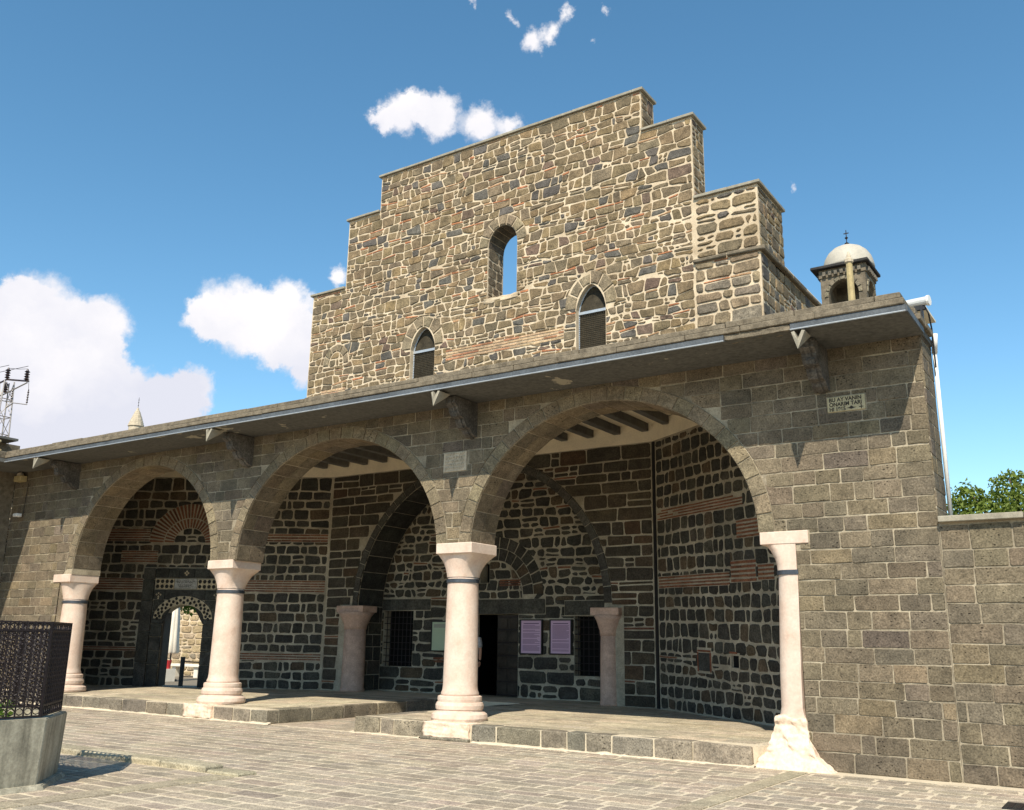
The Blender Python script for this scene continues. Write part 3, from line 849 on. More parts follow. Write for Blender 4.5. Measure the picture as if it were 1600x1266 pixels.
# engaged pilaster of the right jamb
mb = MB(); nn = 14
prof = []
def pil(z, x0, x1, r):
    P = [(x1, Y0+.7, z), (x1, Y0-.004, z)]
    for i in range(nn+1):
        t = PI/2*i/nn; P.append((x0+r-r*math.sin(t), Y0-.004+r-r*math.cos(t), z))
    P.append((x0, Y0+.7, z)); return P
Zs = [.52, .66, .70, .78, 1.2, 2.2, 2.62]
Ws = [(-4.53, -4.10), (-4.53, -4.10), (-4.50, -4.12), (-4.485, -4.135), (-4.48, -4.13), (-4.44, -4.105), (-4.425, -4.095)]
V = []; F = []
for z, (a, b) in zip(Zs, Ws): V += pil(z, a, b, .20)
k = nn+4
for i in range(len(Zs)-1):
    for j in range(k): F.append((i*k+j, (i+1)*k+j, (i+1)*k+(j+1) % k, i*k+(j+1) % k))
F = [f[::-1] for f in F]
mb.add(V, F); pil_o = mb.obj('pilaster', M['marble'], portico, smooth=False)
mb = MB(); V = []; F = []
for z, a, b in ((2.62, -4.425, -4.105), (2.74, -4.43, -4.105), (2.84, -4.455, -4.105), (2.95, -4.51, -4.105), (3.03, -4.575, -4.105)): V += pil(z, a, b, .16)
for i in range(4):
    for j in range(k): F.append((i*k+j, i*k+(j+1) % k, (i+1)*k+(j+1) % k, (i+1)*k+j))
mb.add(V, F); mb.obj('capital', M['marble'], pil_o)
mb = MB(); mb.bbox(-4.62, -3.92, Y0-.014, Y0+.77, 3.03, 3.215, .01); mb.obj('abacus', M['marble'], pil_o)
mb = MB(); V = []; F = []
for z in (2.60, 2.665): V += pil(z, -4.445, -4.085, .21)
V = [(x, y-.012, z) for x, y, z in V]
for j in range(k): F.append((j, j+1 if j+1 < k else 0, k+(j+1) % k, k+j))
mb.add(V, F); mb.obj('iron_band', M['band'], pil_o)
def flare(p, c):
    t = c.z+.5            # 0 foot .. 1 top
    f = (1-t)**1.7
    xl = -4.52-.30*f; xr = -4.09+.40*f**1.5
    return Vector((xl+(c.x+.5)*(xr-xl), p.y-(.20*f if c.y < 0 else 0), p.z))
lump('pilaster_foot', -4.6, -4.0, Y0-.03, Y0+.6, -.03, .67, pil_o, M['marble_rough'], 5, .042, 30, flare)
mb = MB(); mb.bbox(-22.72, -22.44, Y0-.008, Y0+.5, 2.90, 3.06, .01); mb.obj('impost', M['marble'], portico)
# jamb of the left wall behind the first column
mb = MB(); mb.box(-22.445, -22.30, Y0+.18, Y0+.70, .25, 2.9); mb.obj('jamb_stone', M['marble_rough'], portico)

# eave: soffit slab, metal strip, two courses of coping stones
EY, EL = 12.25, -23.72
mb = MB()
V = [(EL, EY+.05, 5.83), (X_R+.04, EY+.05, 5.83), (X_R+.04, 14.05, 5.83), (X_L-.4, 14.05, 5.83), (X_L-.4, 13.4, 5.83), (EL, 13.4, 5.83)]
prism('soffit_slab', [(v[0], v[1]) for v in V], 5.83, 5.925, M['soffit'], portico)
mb = MB(); mb.box(EL, -4.62, EY+.022, EY+.049, 5.826, 5.922); mb.box(-3.66, X_R+.045, EY+.022, EY+.049, 5.826, 5.922); mb.box(X_R+.0405, X_R+.06, EY+.05, 13.38, 5.835, 5.92)
mb.obj('metal_strip', M['galv'], portico)
lump('broken_edge', -4.61, -3.67, EY+.03, EY+.2, 5.835, 5.918, portico, M['coping'], 6, .018, 16)
mb = MB()
for a, b in ((EL, -4.62), (-3.66, X_R+.04)): mb.tube([(a, EY+.016, 5.832), (b, EY+.016, 5.832)], .011, 6)
mb.obj('drip_edge', M['alu'], portico)
rc = random.Random(3)
for lvl, (z0, z1, off) in enumerate(((5.93, 6.02, 0), (6.022, 6.11, .03))):
    u = EL
    while u < X_R+.02:
        l = rc.uniform(.7, 1.25)
        e = min(u+l, X_R+.03-(.04 if lvl else 0))
        if X_R+.03-e < .3: e = X_R+.03-(.04 if lvl else 0)
        mb = MB(); mb.bbox(u+.003, e-.003, EY+off, EY+.75, z0+rc.uniform(-.004, .002), z1+rc.uniform(-.006, .004), .011, rc, .005)
        mb.obj('coping_stone', M['coping'], portico); u = e
        if e >= X_R-.1: break
for a, b in ((EY+.76, 13.35), (13.36, 13.9)):
    mb = MB(); mb.bbox(X_R-.5, X_R+.09, a, b, 5.93, 6.02, .01); mb.obj('coping_stone', M['coping'], portico)
    mb = MB(); mb.bbox(X_R-.5, X_R+.03, a, b, 6.022, 6.108, .01); mb.obj('coping_stone', M['coping'], portico)
# roof behind the eave (follows the porch plan), ceiling and timber beams
ceil_pts = [(X_L, 14.15), (X_R-.05, 14.15), (X_R-.05, 15.2), (-8.6, 19.25), (-18.9, 19.25), (-28.6, 14.15)]
roof_pts = [(X_L, 14.17), (X_R-.45, 14.17), (X_R-.45, 15.4), (-6.3, 19.3), (-19.2, 19.3), (-29.2, 14.3), (-29.2, 14.17)]
prism('roof_slab', roof_pts, 6.595, 6.66, M['concrete'], portico)
prism('ceiling', [(-28.6, 14.17), (X_R-.05, 14.17), (X_R-.05, 15.2), (-3.0, 15.2), (-8.6, 19.255), (-18.9, 19.255)], 6.56, 6.59, M['plaster'], portico)
mb = MB(); mb.box(-29.2, X_R-.30, 14.0, 14.168, 6.132, 6.593); mb.obj('upstand', M['concrete'], portico)
x = -26.5
while x < -3:
    # beam runs from the arcade back to the rear walls
    if x < -19.1: ye = 19.26-(-19.1-x)*math.tan(math.radians(28.5))
    elif x > -9.08: ye = 19.26-(x+9.08)*.7536
    else: ye = 19.26
    ye -= .02
    if ye > 14.5:
        mb = MB(); mb.bbox(x-.09, x+.09, 14.165, ye, 6.37, 6.558, .012); mb.obj('ceiling_beam', M['timber'], portico)
    x += .72
# rain spouts on carved corbels
for xs in (-22.25, -15.80, -9.84, -3.55):
    mb = MB()
    y0, y1 = 12.20, 13.44
    prof = [(-.095, 5.79), (0, 5.52), (.095, 5.79), (.052, 5.80), (0, 5.655), (-.052, 5.80)]
    V = [(xs+a, y0+(.05 if b > 5.7 else 0), b) for a, b in prof]+[(xs+a*.9, 12.56, max(b, 5.745)) for a, b in prof[:3]]+[(xs+a*.9, 12.56, 5.80) for a, b in prof[3:]]
    F = [(0, 1, 4, 5), (1, 2, 3, 4), (6, 11, 10, 7), (7, 10, 9, 8)]+[(i, (i+6), (i+1) % 6+6, (i+1) % 6) for i in range(6)]
    mb.add(V, F); sp = mb.obj('rain_spout', M['coping_grey'], portico)
    mb = MB()
    pr = [(12.70, 5.80), (12.68, 5.68), (12.78, 5.62), (12.80, 5.54), (12.86, 5.47), (12.97, 5.45), (13.0, 5.38), (13.06, 5.31), (13.17, 5.29), (13.22, 5.23), (13.30, 5.19), (13.42, 5.17), (13.42, 5.80)]
    for (h0, h1) in ((-.105, -.04), (-.04, .04), (.04, .105)):
        k = .0 if h0 == -.04 else .025
        V = [(xs-.03+h0, a+k, b+k*.5) for a, b in pr]+[(xs-.03+h1, a+k, b+k*.5) for a, b in pr]; n_ = len(pr)
        mb.add(V, [tuple(range(n_)), tuple(range(2*n_-1, n_-1, -1))]+[(i, n_+i, n_+(i+1) % n_, (i+1) % n_) for i in range(n_)])
    mb.lathe((xs-.03, 12.87, 5.53), [(.01, -.09), (.07, -.06), (.09, 0), (.07, .06), (.01, .09)], 12)
    mb.obj('corbel', M['dark_stone'], sp, tint=(.11, .10, .09))

# =================================================================== REAR WALL OF THE PORCH
YB = 19.26
rear = thing('porch_rear_wall', 'shaded stone rear wall of the porch with a wide arched recess', 'wall', (-14, YB, 0))
FB = plane_frame((0, YB+.015, 0), (1, 0, 0), (0, -1, 0))
NX, NA, NZ, NB = -14.12, 3.78, 2.50, 3.52
niche = [(NX-NA, .0), (NX-NA, NZ)]+arch_pts(NX, NA, NZ, NB, 36)[1:-1]+[(NX+NA, NZ), (NX+NA, 0)]
outer = [(-19.3, 0)]+niche+[(-8.9, 0), (-8.9, 6.6), (-19.3, 6.6)]
wall_solid('wall', outer, [], FB, 1.02, M['mortar_shade'], rear)
rb = random.Random(21)
st = Stones()
ring_o = [(NX-NA-.2, -.1), (NX-NA-.2, NZ)]+arch_pts(NX, NA+.2, NZ, NB+.2, 36)[1:-1]+[(NX+NA+.2, NZ), (NX+NA+.2, -.1)]
mk = [Mask(ring_o)]
qa, sl = rubble(rb, -19.08, -9.1, .28, 6.12, (.22, .34), (.38, .85), .008, .14, .012, .06)
capm = [RectHole(-18.55, -17.7, .2, 2.52), RectHole(-10.55, -9.86, .2, 2.42)]
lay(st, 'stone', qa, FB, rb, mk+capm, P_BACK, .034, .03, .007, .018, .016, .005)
for q in sl:
    p = soft_quad(q, rb, .018, .01, .003)
    for p in (clip(p, mk+capm) if p else ()): st.add('brick', p, FB, pick(rb, P_BRICK), rb, .012, .02, .006, .002)
n = 30
for i in range(n):
    t0, t1 = PI*i/n+.003, PI*(i+1)/n-.003
    P = [(NX-(NA+.002)*math.cos(t), NZ+(NB+.002)*math.sin(t)) for t in (t0, t1)]+[(NX-(NA+.19)*math.cos(t), NZ+(NB+.19)*math.sin(t)) for t in (t1, t0)]
    P = P if area(P) > 0 else P[::-1]
    st.add('voussoir', P, FB, vary(rb, (.075, .072, .064), .15), rb, .028, .02, .008, .003)
# lining of the recess: dark ashlar
def fsn(u, v, w):
    c, s_ = math.cos(v), math.sin(v)
    nx, nz = c/NA, -s_/NB; l = math.hypot(nx, nz)
    return Vector((NX-NA*c+nx/l*w, YB+.02+u, NZ+NB*s_+nz/l*w))
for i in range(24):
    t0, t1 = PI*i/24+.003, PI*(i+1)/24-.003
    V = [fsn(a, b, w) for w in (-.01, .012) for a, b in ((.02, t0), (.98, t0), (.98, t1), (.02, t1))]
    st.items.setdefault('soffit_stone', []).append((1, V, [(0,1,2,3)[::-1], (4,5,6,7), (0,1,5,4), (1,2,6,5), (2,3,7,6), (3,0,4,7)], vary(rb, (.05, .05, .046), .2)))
for (xj, nx_) in ((NX-NA, 1), (NX+NA, -1)):
    fj = plane_frame((xj, YB+.015 if nx_ > 0 else YB+1.03, 0), (0, nx_, 0), (nx_, 0, 0))
    lay(st, 'stone', ashlar(rb, .02, 1.0, .28, 2.5, (.3, .42), (.4, .6)), fj, rb, [], P_DARK, .02, .015, .004, .012, .01)
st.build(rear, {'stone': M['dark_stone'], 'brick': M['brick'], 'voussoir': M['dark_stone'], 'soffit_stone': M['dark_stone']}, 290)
mb = MB(); mb.box(-19.2, -9.0, YB-.004, YB+.012, 6.13, 6.56); mb.obj('plaster_frieze', M['plaster'], rear)
# short pink half columns carrying the recess arch
def half_col(x0, x1, zc, left):
    cx = (x0+x1)/2; w = (x1-x0)/2
    mb = MB(); mb.lathe((cx, YB+.12, 0), [(w*.68, .27), (w*.68, .34), (w*.64, .36), (w*.62, 1.2), (w*.6, zc-.62)], 20)
    o = mb.obj('half_column', M['marble_pink'], rear, smooth=True)
    mb = MB(); mb.lathe((cx, YB+.12, 0), [(w*.62, zc-.62), (w*.66, zc-.5), (w*.86, zc-.28), (w*1.05, zc-.17)], 20); mb.obj('capital', M['marble_pink'], o, smooth=True)
    mb = MB(); mb.bbox(x0, x1, YB-.16, YB+.42, zc-.17, zc, .012); mb.obj('abacus', M['marble_pink'], o)
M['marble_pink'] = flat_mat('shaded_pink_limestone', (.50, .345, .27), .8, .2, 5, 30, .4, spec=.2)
half_col(-18.52, -17.55, 2.50, True); half_col(-10.62, -9.90, 2.40, False)

# =================================================================== ENTRANCE WALL inside the recess
YE = 20.3
ent = thing('entrance_wall', 'dark rubble wall inside the arched recess with a doorway and two windows', 'wall', (-14, YE, 0))
FN = plane_frame((0, YE+.015, 0), (1, 0, 0), (0, -1, 0))
holes = [rect(-14.92, -13.36, .27, 2.30), rect(-17.85, -16.79, .92, 2.40), rect(-11.73, -10.52, .85, 2.25), rect(-14.58, -14.28, 3.10, 3.60)]
wall_solid('wall', rect(-18.6, -9.6, 0, 6.4), holes, FN, .5, M['mortar_shade'], ent)
re_ = random.Random(33)
st = Stones()
DC = (-14.12, 2.78)
def circ(r, c=DC, n=30): return [(c[0]-r*math.cos(PI*i/n), c[1]+r*math.sin(PI*i/n)) for i in range(n+1)]
lint = [rect(-15.55, -12.56, 2.30, 2.68), rect(-18.0, -16.2, 2.41, 2.72), rect(-12.0, -10.35, 2.26, 2.62), rect(-18, -15.9, .30, .90), rect(-13.30, -12.28, .5, 1.30)]
RH = lambda q: RectHole(q[0][0], q[2][0], q[0][1], q[2][1])
mk = [RH(h) for h in holes]+[RH(q) for q in lint[:3]]+[Mask(circ(1.5)+[(DC[0]+1.5, 2.68), (DC[0]-1.5, 2.68)])]
qa, sl = rubble(re_, -18.0, -10.2, .28, 2.75, (.24, .36), (.3, .75), .012, .22, .02, .06)
qb, sl2 = rubble(re_, -18.0, -10.2, 2.75, 6.1, (.19, .29), (.2, .46), .022, .25, .035, .05)
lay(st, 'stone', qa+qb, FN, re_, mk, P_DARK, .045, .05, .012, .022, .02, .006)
for q in sl+sl2:
    p = soft_quad(q, re_, .018, .01, .003)
    for p in (clip(p, mk) if p else ()): st.add('brick', p, FN, pick(re_, P_BRICK), re_, .012, .02, .006, .002)
qc, _ = rubble(re_, -15.6, -12.6, 2.68, 4.3, (.2, .28), (.24, .42), .015, .2, .03)
lay(st, 'stone', qc, FN, re_, [Mask(circ(.86)+[(DC[0]+.86, 2.70), (DC[0]-.86, 2.70)], True), RH(holes[3])], P_DARK, .035, .04, .01, .02, .018, .005)
for r0, r1, nq in ((.9, 1.2, 13), (1.22, 1.5, 15)):
    for i in range(nq):
        t0, t1 = PI*i/nq+.014, PI*(i+1)/nq-.014
        P = [(DC[0]-r*math.cos(t), DC[1]+r*math.sin(t)) for r, t in ((r0, t0), (r0, t1), (r1, t1), (r1, t0))]
        P = P if area(P) > 0 else P[::-1]
        st.add('voussoir', P, FN, pick(re_, P_DARK), re_, .025, .02, .014, .004)
for q in lint[:3]:
    mb = 0; st.add('lintel', soft_quad(q, re_, .02, .02, .004), FN, (.075, .072, .062), re_, .035, .02, .012, .002)
brick_band(st, FN, re_, -13.95, -13.30, 3.0, 3.18, 3, pal=P_BRICK, proud=.026); brick_band(st, FN, re_, -16.05, -15.6, 1.05, 1.2, 2, pal=P_BRICK, proud=.026)
st.build(ent, {'stone': M['dark_stone'], 'brick': M['brick'], 'voussoir': M['dark_stone'], 'lintel': M['dark_stone']}, 290)
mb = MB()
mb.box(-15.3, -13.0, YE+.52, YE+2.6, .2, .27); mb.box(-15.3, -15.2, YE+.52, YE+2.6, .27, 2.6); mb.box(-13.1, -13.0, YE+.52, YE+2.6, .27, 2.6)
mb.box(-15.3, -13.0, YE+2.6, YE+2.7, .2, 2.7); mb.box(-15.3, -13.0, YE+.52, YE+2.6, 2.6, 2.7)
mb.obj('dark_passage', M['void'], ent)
# open right-hand leaf of the panelled wooden door
mb = MB(); mb.box(-14.05, -13.37, YE+.10, YE+.16, .29, 2.28)
lf = mb.obj('door_leaf', M['door_wood'], ent)
for i in range(6):
    z0 = .36+i*.318
    for x0, x1 in ((-14.0, -13.74), (-13.68, -13.42)):
        mb = MB(); mb.bbox(x0, x1, YE+.075, YE+.105, z0, z0+.25, .012); mb.obj('door_panel', M['door_wood'], lf)
mb = MB()
for i in range(7):
    z0 = .31+i*.318; mb.box(-14.05, -13.37, YE+.085, YE+.1, z0, z0+.03)
    for k in range(5): mb.lathe((-13.98+k*.135, YE+.08, z0+.015), [(.012, -.012), (.016, 0), (.012, .012)], 8)
mb.obj('iron_strap', M['iron'], lf)
for (a, b, c, d) in ((-17.85, -16.79, .92, 2.40), (-11.73, -10.52, .85, 2.25)):
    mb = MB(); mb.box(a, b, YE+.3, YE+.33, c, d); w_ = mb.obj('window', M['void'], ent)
    mb = MB()
    k = a+.1
    while k < b: mb.tube([(k, YE+.06, c), (k, YE+.06, d)], .011, 6); k += .14
    k = c+.12
    while k < d: mb.tube([(a, YE+.06, k), (b, YE+.06, k)], .011, 6); k += .17
    mb.obj('iron_grille', M['iron'], w_)
mb = MB(); mb.box(-14.58, -14.28, YE+.35, YE+.37, 3.1, 3.6); mb.obj('window', M['void'], ent)

# notice boards on the entrance wall
def notice(x0, x1, z0, z1, mat, label, rows, seed, head=True):
    t = thing('notice_board', label, 'notice board', ((x0+x1)/2, YE-.06, z0), 'framed notices beside the doorway')
    mb = MB(); f = .03
    for a, b, c, d in ((x0-f, x1+f, z1, z1+f), (x0-f, x1+f, z0-f, z0), (x0-f, x0, z0, z1), (x1, x1+f, z0, z1)): mb.box(a, b, YE-.06, YE+.01, c, d)
    mb.obj('frame', M['black'], t)
    mb = MB(); mb.box(x0, x1, YE-.042, YE+.005, z0, z1); mb.obj('sheet', mat, t)
    r = random.Random(seed); mb = MB(); z = z1-.06
    w = x1-x0
    if head: mb.box(x0+w*.12, x1-w*.12, YE-.044, YE-.0425, z-.022, z); z -= .05
    for i in range(rows):
        if z < z0+.05: break
        e = x1-.05 if r.random() > .25 else x1-r.uniform(.1, .35)*w
        mb.box(x0+.05, e, YE-.044, YE-.0425, z-.009, z); z -= .024 if r.random() > .2 else .05
    mb.obj('printed_text', M['print'], t)
notice(-13.235, -12.64, 1.35, 2.14, M['pink_paper'], 'pink printed notice in a black frame nearest the doorway', 30, 1)
notice(-12.366, -11.80, 1.36, 2.14, M['pink_paper'], 'pink printed notice in a black frame beside the barred window', 30, 2)
notice(-16.08, -15.42, 1.37, 2.10, M['green_paper'], 'pale green notice in a black frame half hidden behind the middle column', 4, 3, False)

# =================================================================== ANGLED SIDE WALLS
FLw = plane_frame(L_P, L_DIR, Vector((L_DIR.y, -L_DIR.x, 0)))
FL = lambda s, v, w: FLw(-s, v, w-.015)
side_l = thing('porch_left_wall', 'rough dark stone wall with brick bands around the small carved doorway', 'wall', (-22.5, 17.4, 0))
def mirror(p): return [(-x, y) for x, y in p]
S_D = 4.07
d_in = [(S_D-.60, .26), (S_D-.60, 2.12)]+[(S_D-.60*math.cos(PI*i/12), 2.12+.36*math.sin(PI*i/12)) for i in range(1, 12)]+[(S_D+.60, 2.12), (S_D+.60, .26)]
FLm = lambda u, v, w: FLw(u, v, w-.015)
wall_solid('wall', [(-11, 0), (.15, 0), (.15, 6.62), (-11, 6.62)], [mirror(d_in)], FLm, .42, M['mortar_shade'], side_l)
rl = random.Random(44); st = Stones()
frame_r = rect(-5.34, -2.80, -.1, 3.52)
fanC = (-4.10, 4.22)
fan_o = [(fanC[0]-1.22*math.cos(PI*i/24), fanC[1]+1.12*math.sin(PI*i/24)) for i in range(25)]
fan_i = [(fanC[0]-.46*math.cos(PI*i/24), fanC[1]+.42*math.sin(PI*i/24)) for i in range(25)]
bands = [(-2.75, -.05, 2.86, 3.2, 5), (-11, -5.36, 2.88, 3.22, 5), (-11, -5.3, 4.26, 4.62, 5), (-6.1, -5.0, 3.66, 4.0, 5), (-2.4, -.05, 4.26, 4.5, 3), (-2.75, -.05, 1.02, 1.22, 3), (-11, -5.36, 1.2, 1.33, 2)]
mk = [RectHole(-5.34, -2.80, -.1, 3.52)]+[RectHole(a, b, c, d, .0) for a, b, c, d, n in bands]+[Mask(fan_o)]
fan_ring = [RectHole(-5.34, -2.80, -.1, 3.52), Mask(fan_o)]
qa, _ = rubble(rl, -9.8, -.03, .26, 6.12, (.235, .30), (.24, .46), .012, .03, .015)
lay(st, 'stone', qa, FLm, rl, mk, P_DARK, .046, .036, .011, .016, .015, .006)
for a, b, c, d, n in bands: brick_band(st, FLm, rl, a, b, c, d, n, fan_ring, .036, pal=P_BRICK, proud=.014)
qa, _ = rubble(rl, fanC[0]-.5, fanC[0]+.5, 4.22, 4.66, (.2, .26), (.22, .34), .01, .1)
lay(st, 'stone', qa, FLm, rl, [Mask(fan_i+[(fanC[0]+.46, 4.215), (fanC[0]-.46, 4.215)], True)], P_DARK, .045, .04, .01, .02, .02)
for r0, r1, nq in ((.47, .74, 21), (.78, 1.2, 31)):
    for i in range(nq):
        t0, t1 = PI*(i+.24)/nq, PI*(i+.76)/nq
        P = [(fanC[0]-r*math.cos(t), fanC[1]+r*.93*math.sin(t)) for r, t in ((r0, t0), (r0, t1), (r1, t1), (r1, t0))]
        P = P if area(P) > 0 else P[::-1]
        st.add('fan_brick', P, FLm, pick(rl, P_BRICK), rl, .02, .02, .004, .001)
st.build(side_l, {'stone': M['dark_stone'], 'brick': M['brick'], 'fan_brick': M['brick']}, 290)
# carved door surround
st = Stones()
fo = [Mask(mirror(d_in))]
chk = lambda: None
arch_b = [(S_D-.875*math.cos(PI*i/16), 2.08+.66*math.sin(PI*i/16)) for i in range(17)]
am = Mask(mirror(arch_b+[(S_D+.875, 2.05), (S_D-.875, 2.05)]))
blocks = []
for z0, z1 in ((.26, .85), (.85, 1.22), (1.22, 1.6), (1.6, 1.95), (1.95, 2.3), (2.3, 2.62), (2.62, 2.90)):
    for a, b in ((-4.98, -4.66), (-4.66, -3.48), (-3.48, -3.05)):
        blocks.append(rect(a, b, z0, z1))
blocks = [q for q in blocks if not (q[0][0] == -4.66 and q[2][1] < 2.0)]
for q in blocks:
    p = soft_quad(q, rl, .012, .01, .002)
    for p in (clip(p, fo+[am]) if p else ()): st.add('surround_block', p, FLm, vary(rl, (.060, .062, .058), .15), rl, .045, .03, .006, .001)
for z0, z1 in ((.26, .9), (.9, 1.75), (1.75, 2.6), (2.6, 3.18), (3.18, 3.5)):
    for a, b in ((-5.33, -4.99), (-3.04, -2.81)):
        st.add('surround_block', soft_quad(rect(a, b, z0, z1), rl, .012, .01, .002), FLm, vary(rl, (.070, .070, .064), .15), rl, .075, .03, .01, .001)
for a, b in ((-4.98, -4.6), (-4.6, -4.3), (-4.3, -3.84), (-3.84, -3.4), (-3.4, -3.05)):
    st.add('surround_block', soft_quad(rect(a, b, 3.23, 3.5), rl, .01, .01, .002), FLm, vary(rl, (.060, .062, .058), .15), rl, .045, .03, .006, .001)
def tile(cx, cz, s, col, w=.05):
    st.add('inlay_tile', [(cx-s, cz), (cx, cz-s), (cx+s, cz), (cx, cz+s)], FLm, col, rl, w, .04, .003, 0)
PALE = (.55, .47, .33); INK = (.03, .03, .03)
def checker(u0, u1, z0, z1, s):
    st.add('inlay_panel', rect(u0, u1, z0, z1), FLm, PALE, rl, .05, .04, .004, 0)
    nx = int(round((u1-u0)/(2*s))); nz_ = int(round((z1-z0)/(2*s)))
    for i in range(nx):
        for j in range(nz_):
            cx, cz = u0+(i+.5)*(u1-u0)/nx, z0+(j+.5)*(z1-z0)/nz_
            st.add('inlay_tile', [(cx-s*.8, cz), (cx-s*.4, cz-s*.75), (cx+s*.4, cz-s*.75), (cx+s*.8, cz), (cx+s*.4, cz+s*.75), (cx-s*.4, cz+s*.75)], FLm, INK, rl, .056, .01, .003, 0)
checker(-4.96, -4.42, 2.92, 3.20, .068); checker(-3.72, -3.18, 2.92, 3.20, .068)
# arched checker band over the door
n = 11
for i in range(n):
    t0, t1 = PI*i/n, PI*(i+1)/n
    P = mirror([(S_D-a*math.cos(t), 2.10+b*math.sin(t)) for a, b, t in ((.62, .38, t0), (.62, .38, t1), (.86, .63, t1), (.86, .63, t0))])
    P = P if area(P) > 0 else P[::-1]
    st.add('inlay_panel', P, FLm, PALE, rl, .055, .04, .003, 0)
for ring, (a, b) in enumerate(((.68, .445), (.74, .51), (.80, .575))):
    for i in range(n+ring % 2):
        t = PI*(i+.5-.5*(ring % 2))/n
        cx, cz = -(S_D-a*math.cos(t)), 2.10+b*math.sin(t)
        st.add('inlay_tile', [(cx-.045, cz), (cx-.02, cz-.042), (cx+.02, cz-.042), (cx+.045, cz), (cx+.02, cz+.042), (cx-.02, cz+.042)], FLm, INK, rl, .062, .01, .003, 0)
st.add('inscription_slab', rect(-4.40, -3.74, 2.93, 3.20), FLm, (.40, .40, .38), rl, .055, .04, .004, 0)
# inscription lines, cross and two small rosettes
for k, z in enumerate((3.14, 3.10, 3.03, 2.985)):
    u = -4.35+.03*k
    while u < -3.82-.05*k:
        w = rl.uniform(.02, .06); st.add('inscription_mark', rect(u, u+w, z-.009, z+.009), FLm, (.07, .07, .07), rl, .0575, .002, .002, 0); u += w+.014
for dx, dz in ((0, .045), (0, -.045), (.045, 0), (-.045, 0)):
    tile(-4.07+dx, 3.365+dz, .032, PALE, .05)
for cx in (-4.84, -3.14):
    for dx, dz in ((0, .06), (-.06, .02), (.06, .02), (0, -.03), (0, -.08)): tile(cx+dx, 2.74+dz, .03, PALE, .05)
st.build(side_l, {'surround_block': M['dark_stone'], 'inlay_tile': M['lime'], 'inlay_panel': M['lime'], 'inscription_slab': M['lime'], 'inscription_mark': M['lime']}, 290)
mb = MB(); mb.fbox(FLm, -11, .0, 6.13, 6.56, -.0, .012); mb.obj('plaster_frieze', M['plaster'], side_l)
# open wooden door folded against the left reveal
mb = MB(); mb.fbox(FLm, -4.665, -4.615, .28, 2.3, -.46, -.04); mb.obj('door_leaf', M['door_wood'], side_l)

FRw = plane_frame(R_P, R_DIR, Vector((R_DIR.y, -R_DIR.x, 0)))
FRm = lambda u, v, w: FRw(u, v-.024*max(u, 0)*min(1, max(0, v-.3)), w-.015)      # the beds of this wall sink a little towards the arcade
side_r = thing('porch_right_wall', 'rough dark stone wall with red brick bands set at an angle inside the right arch', 'wall', (-7, 17.2, 0))
wall_solid('wall', rect(-.1, 7.2, 0, 6.62), [rect(2.98, 3.24, 1.28, 1.5)], FRm, .5, M['mortar_shade'], side_r)
rr = random.Random(55); st = Stones()
bands = [(.2, 3.6, 4.28, 4.52, 4), (3.35, 4.1, 3.66, 4.02, 5), (.2, 3.05, 2.80, 3.06, 4), (3.1, 3.95, 2.84, 3.26, 5), (.15, 1.7, 1.34, 1.39, 1), (2.32, 2.92, 1.27, 1.32, 1), (4.0, 4.5, 2.86, 3.16, 4), (4.12, 4.6, 3.95, 4.25, 4)]
mk = [RectHole(a, b, c, d, .0) for a, b, c, d, n in bands]+[RectHole(2.95, 3.27, 1.24, 1.54), RectHole(1.74, 2.28, 1.12, 1.60)]
qa, _ = rubble(rr, .16, 7.0, .28, 2.1, (.20, .27), (.20, .34), .018, .06, .03)
qb, _ = rubble(rr, .16, 7.0, 2.1, 6.1, (.23, .31), (.22, .36), .012, .02, .02)
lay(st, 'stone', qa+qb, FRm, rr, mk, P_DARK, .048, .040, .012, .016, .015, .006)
for a, b, c, d, n in bands: brick_band(st, FRm, rr, a, b, c, d, n, (), .036, pal=[(1, (.225, .10, .06))], proud=.014)
st.add('stone', soft_quad(rect(1.79, 2.23, 1.15, 1.52), rr, .02, .02, .004), FRm, (.06, .06, .055), rr, .022, .02, .015, .003)
for P in (rect(1.755, 1.785, 1.14, 1.52), rect(2.235, 2.265, 1.14, 1.52), rect(1.77, 2.0, 1.53, 1.565), rect(2.02, 2.25, 1.53, 1.565), rect(2.95, 3.2, 1.535, 1.57)):
    st.add('brick', P, FRm, (.22, .085, .05), rr, .018, .02, .005, .002)
st.build(side_r, {'stone': M['dark_stone'], 'brick': M['brick']}, 290)
mb = MB(); mb.fbox(FRm, 0, 7, 6.13, 6.56, -.0, .012); mb.obj('plaster_frieze', M['plaster'], side_r)
mb = MB(); mb.fbox(FRm, 2.985, 3.235, 1.285, 1.495, -.10, -.05); mb.obj('dark_hole', M['void'], side_r)
mb = MB(); mb.fbox(FRm, .03, .13, .28, 6.1, -.01, .03); mb.obj('corner_strip', M['black'], side_r)  # flat black strip running the full height of the inner corner

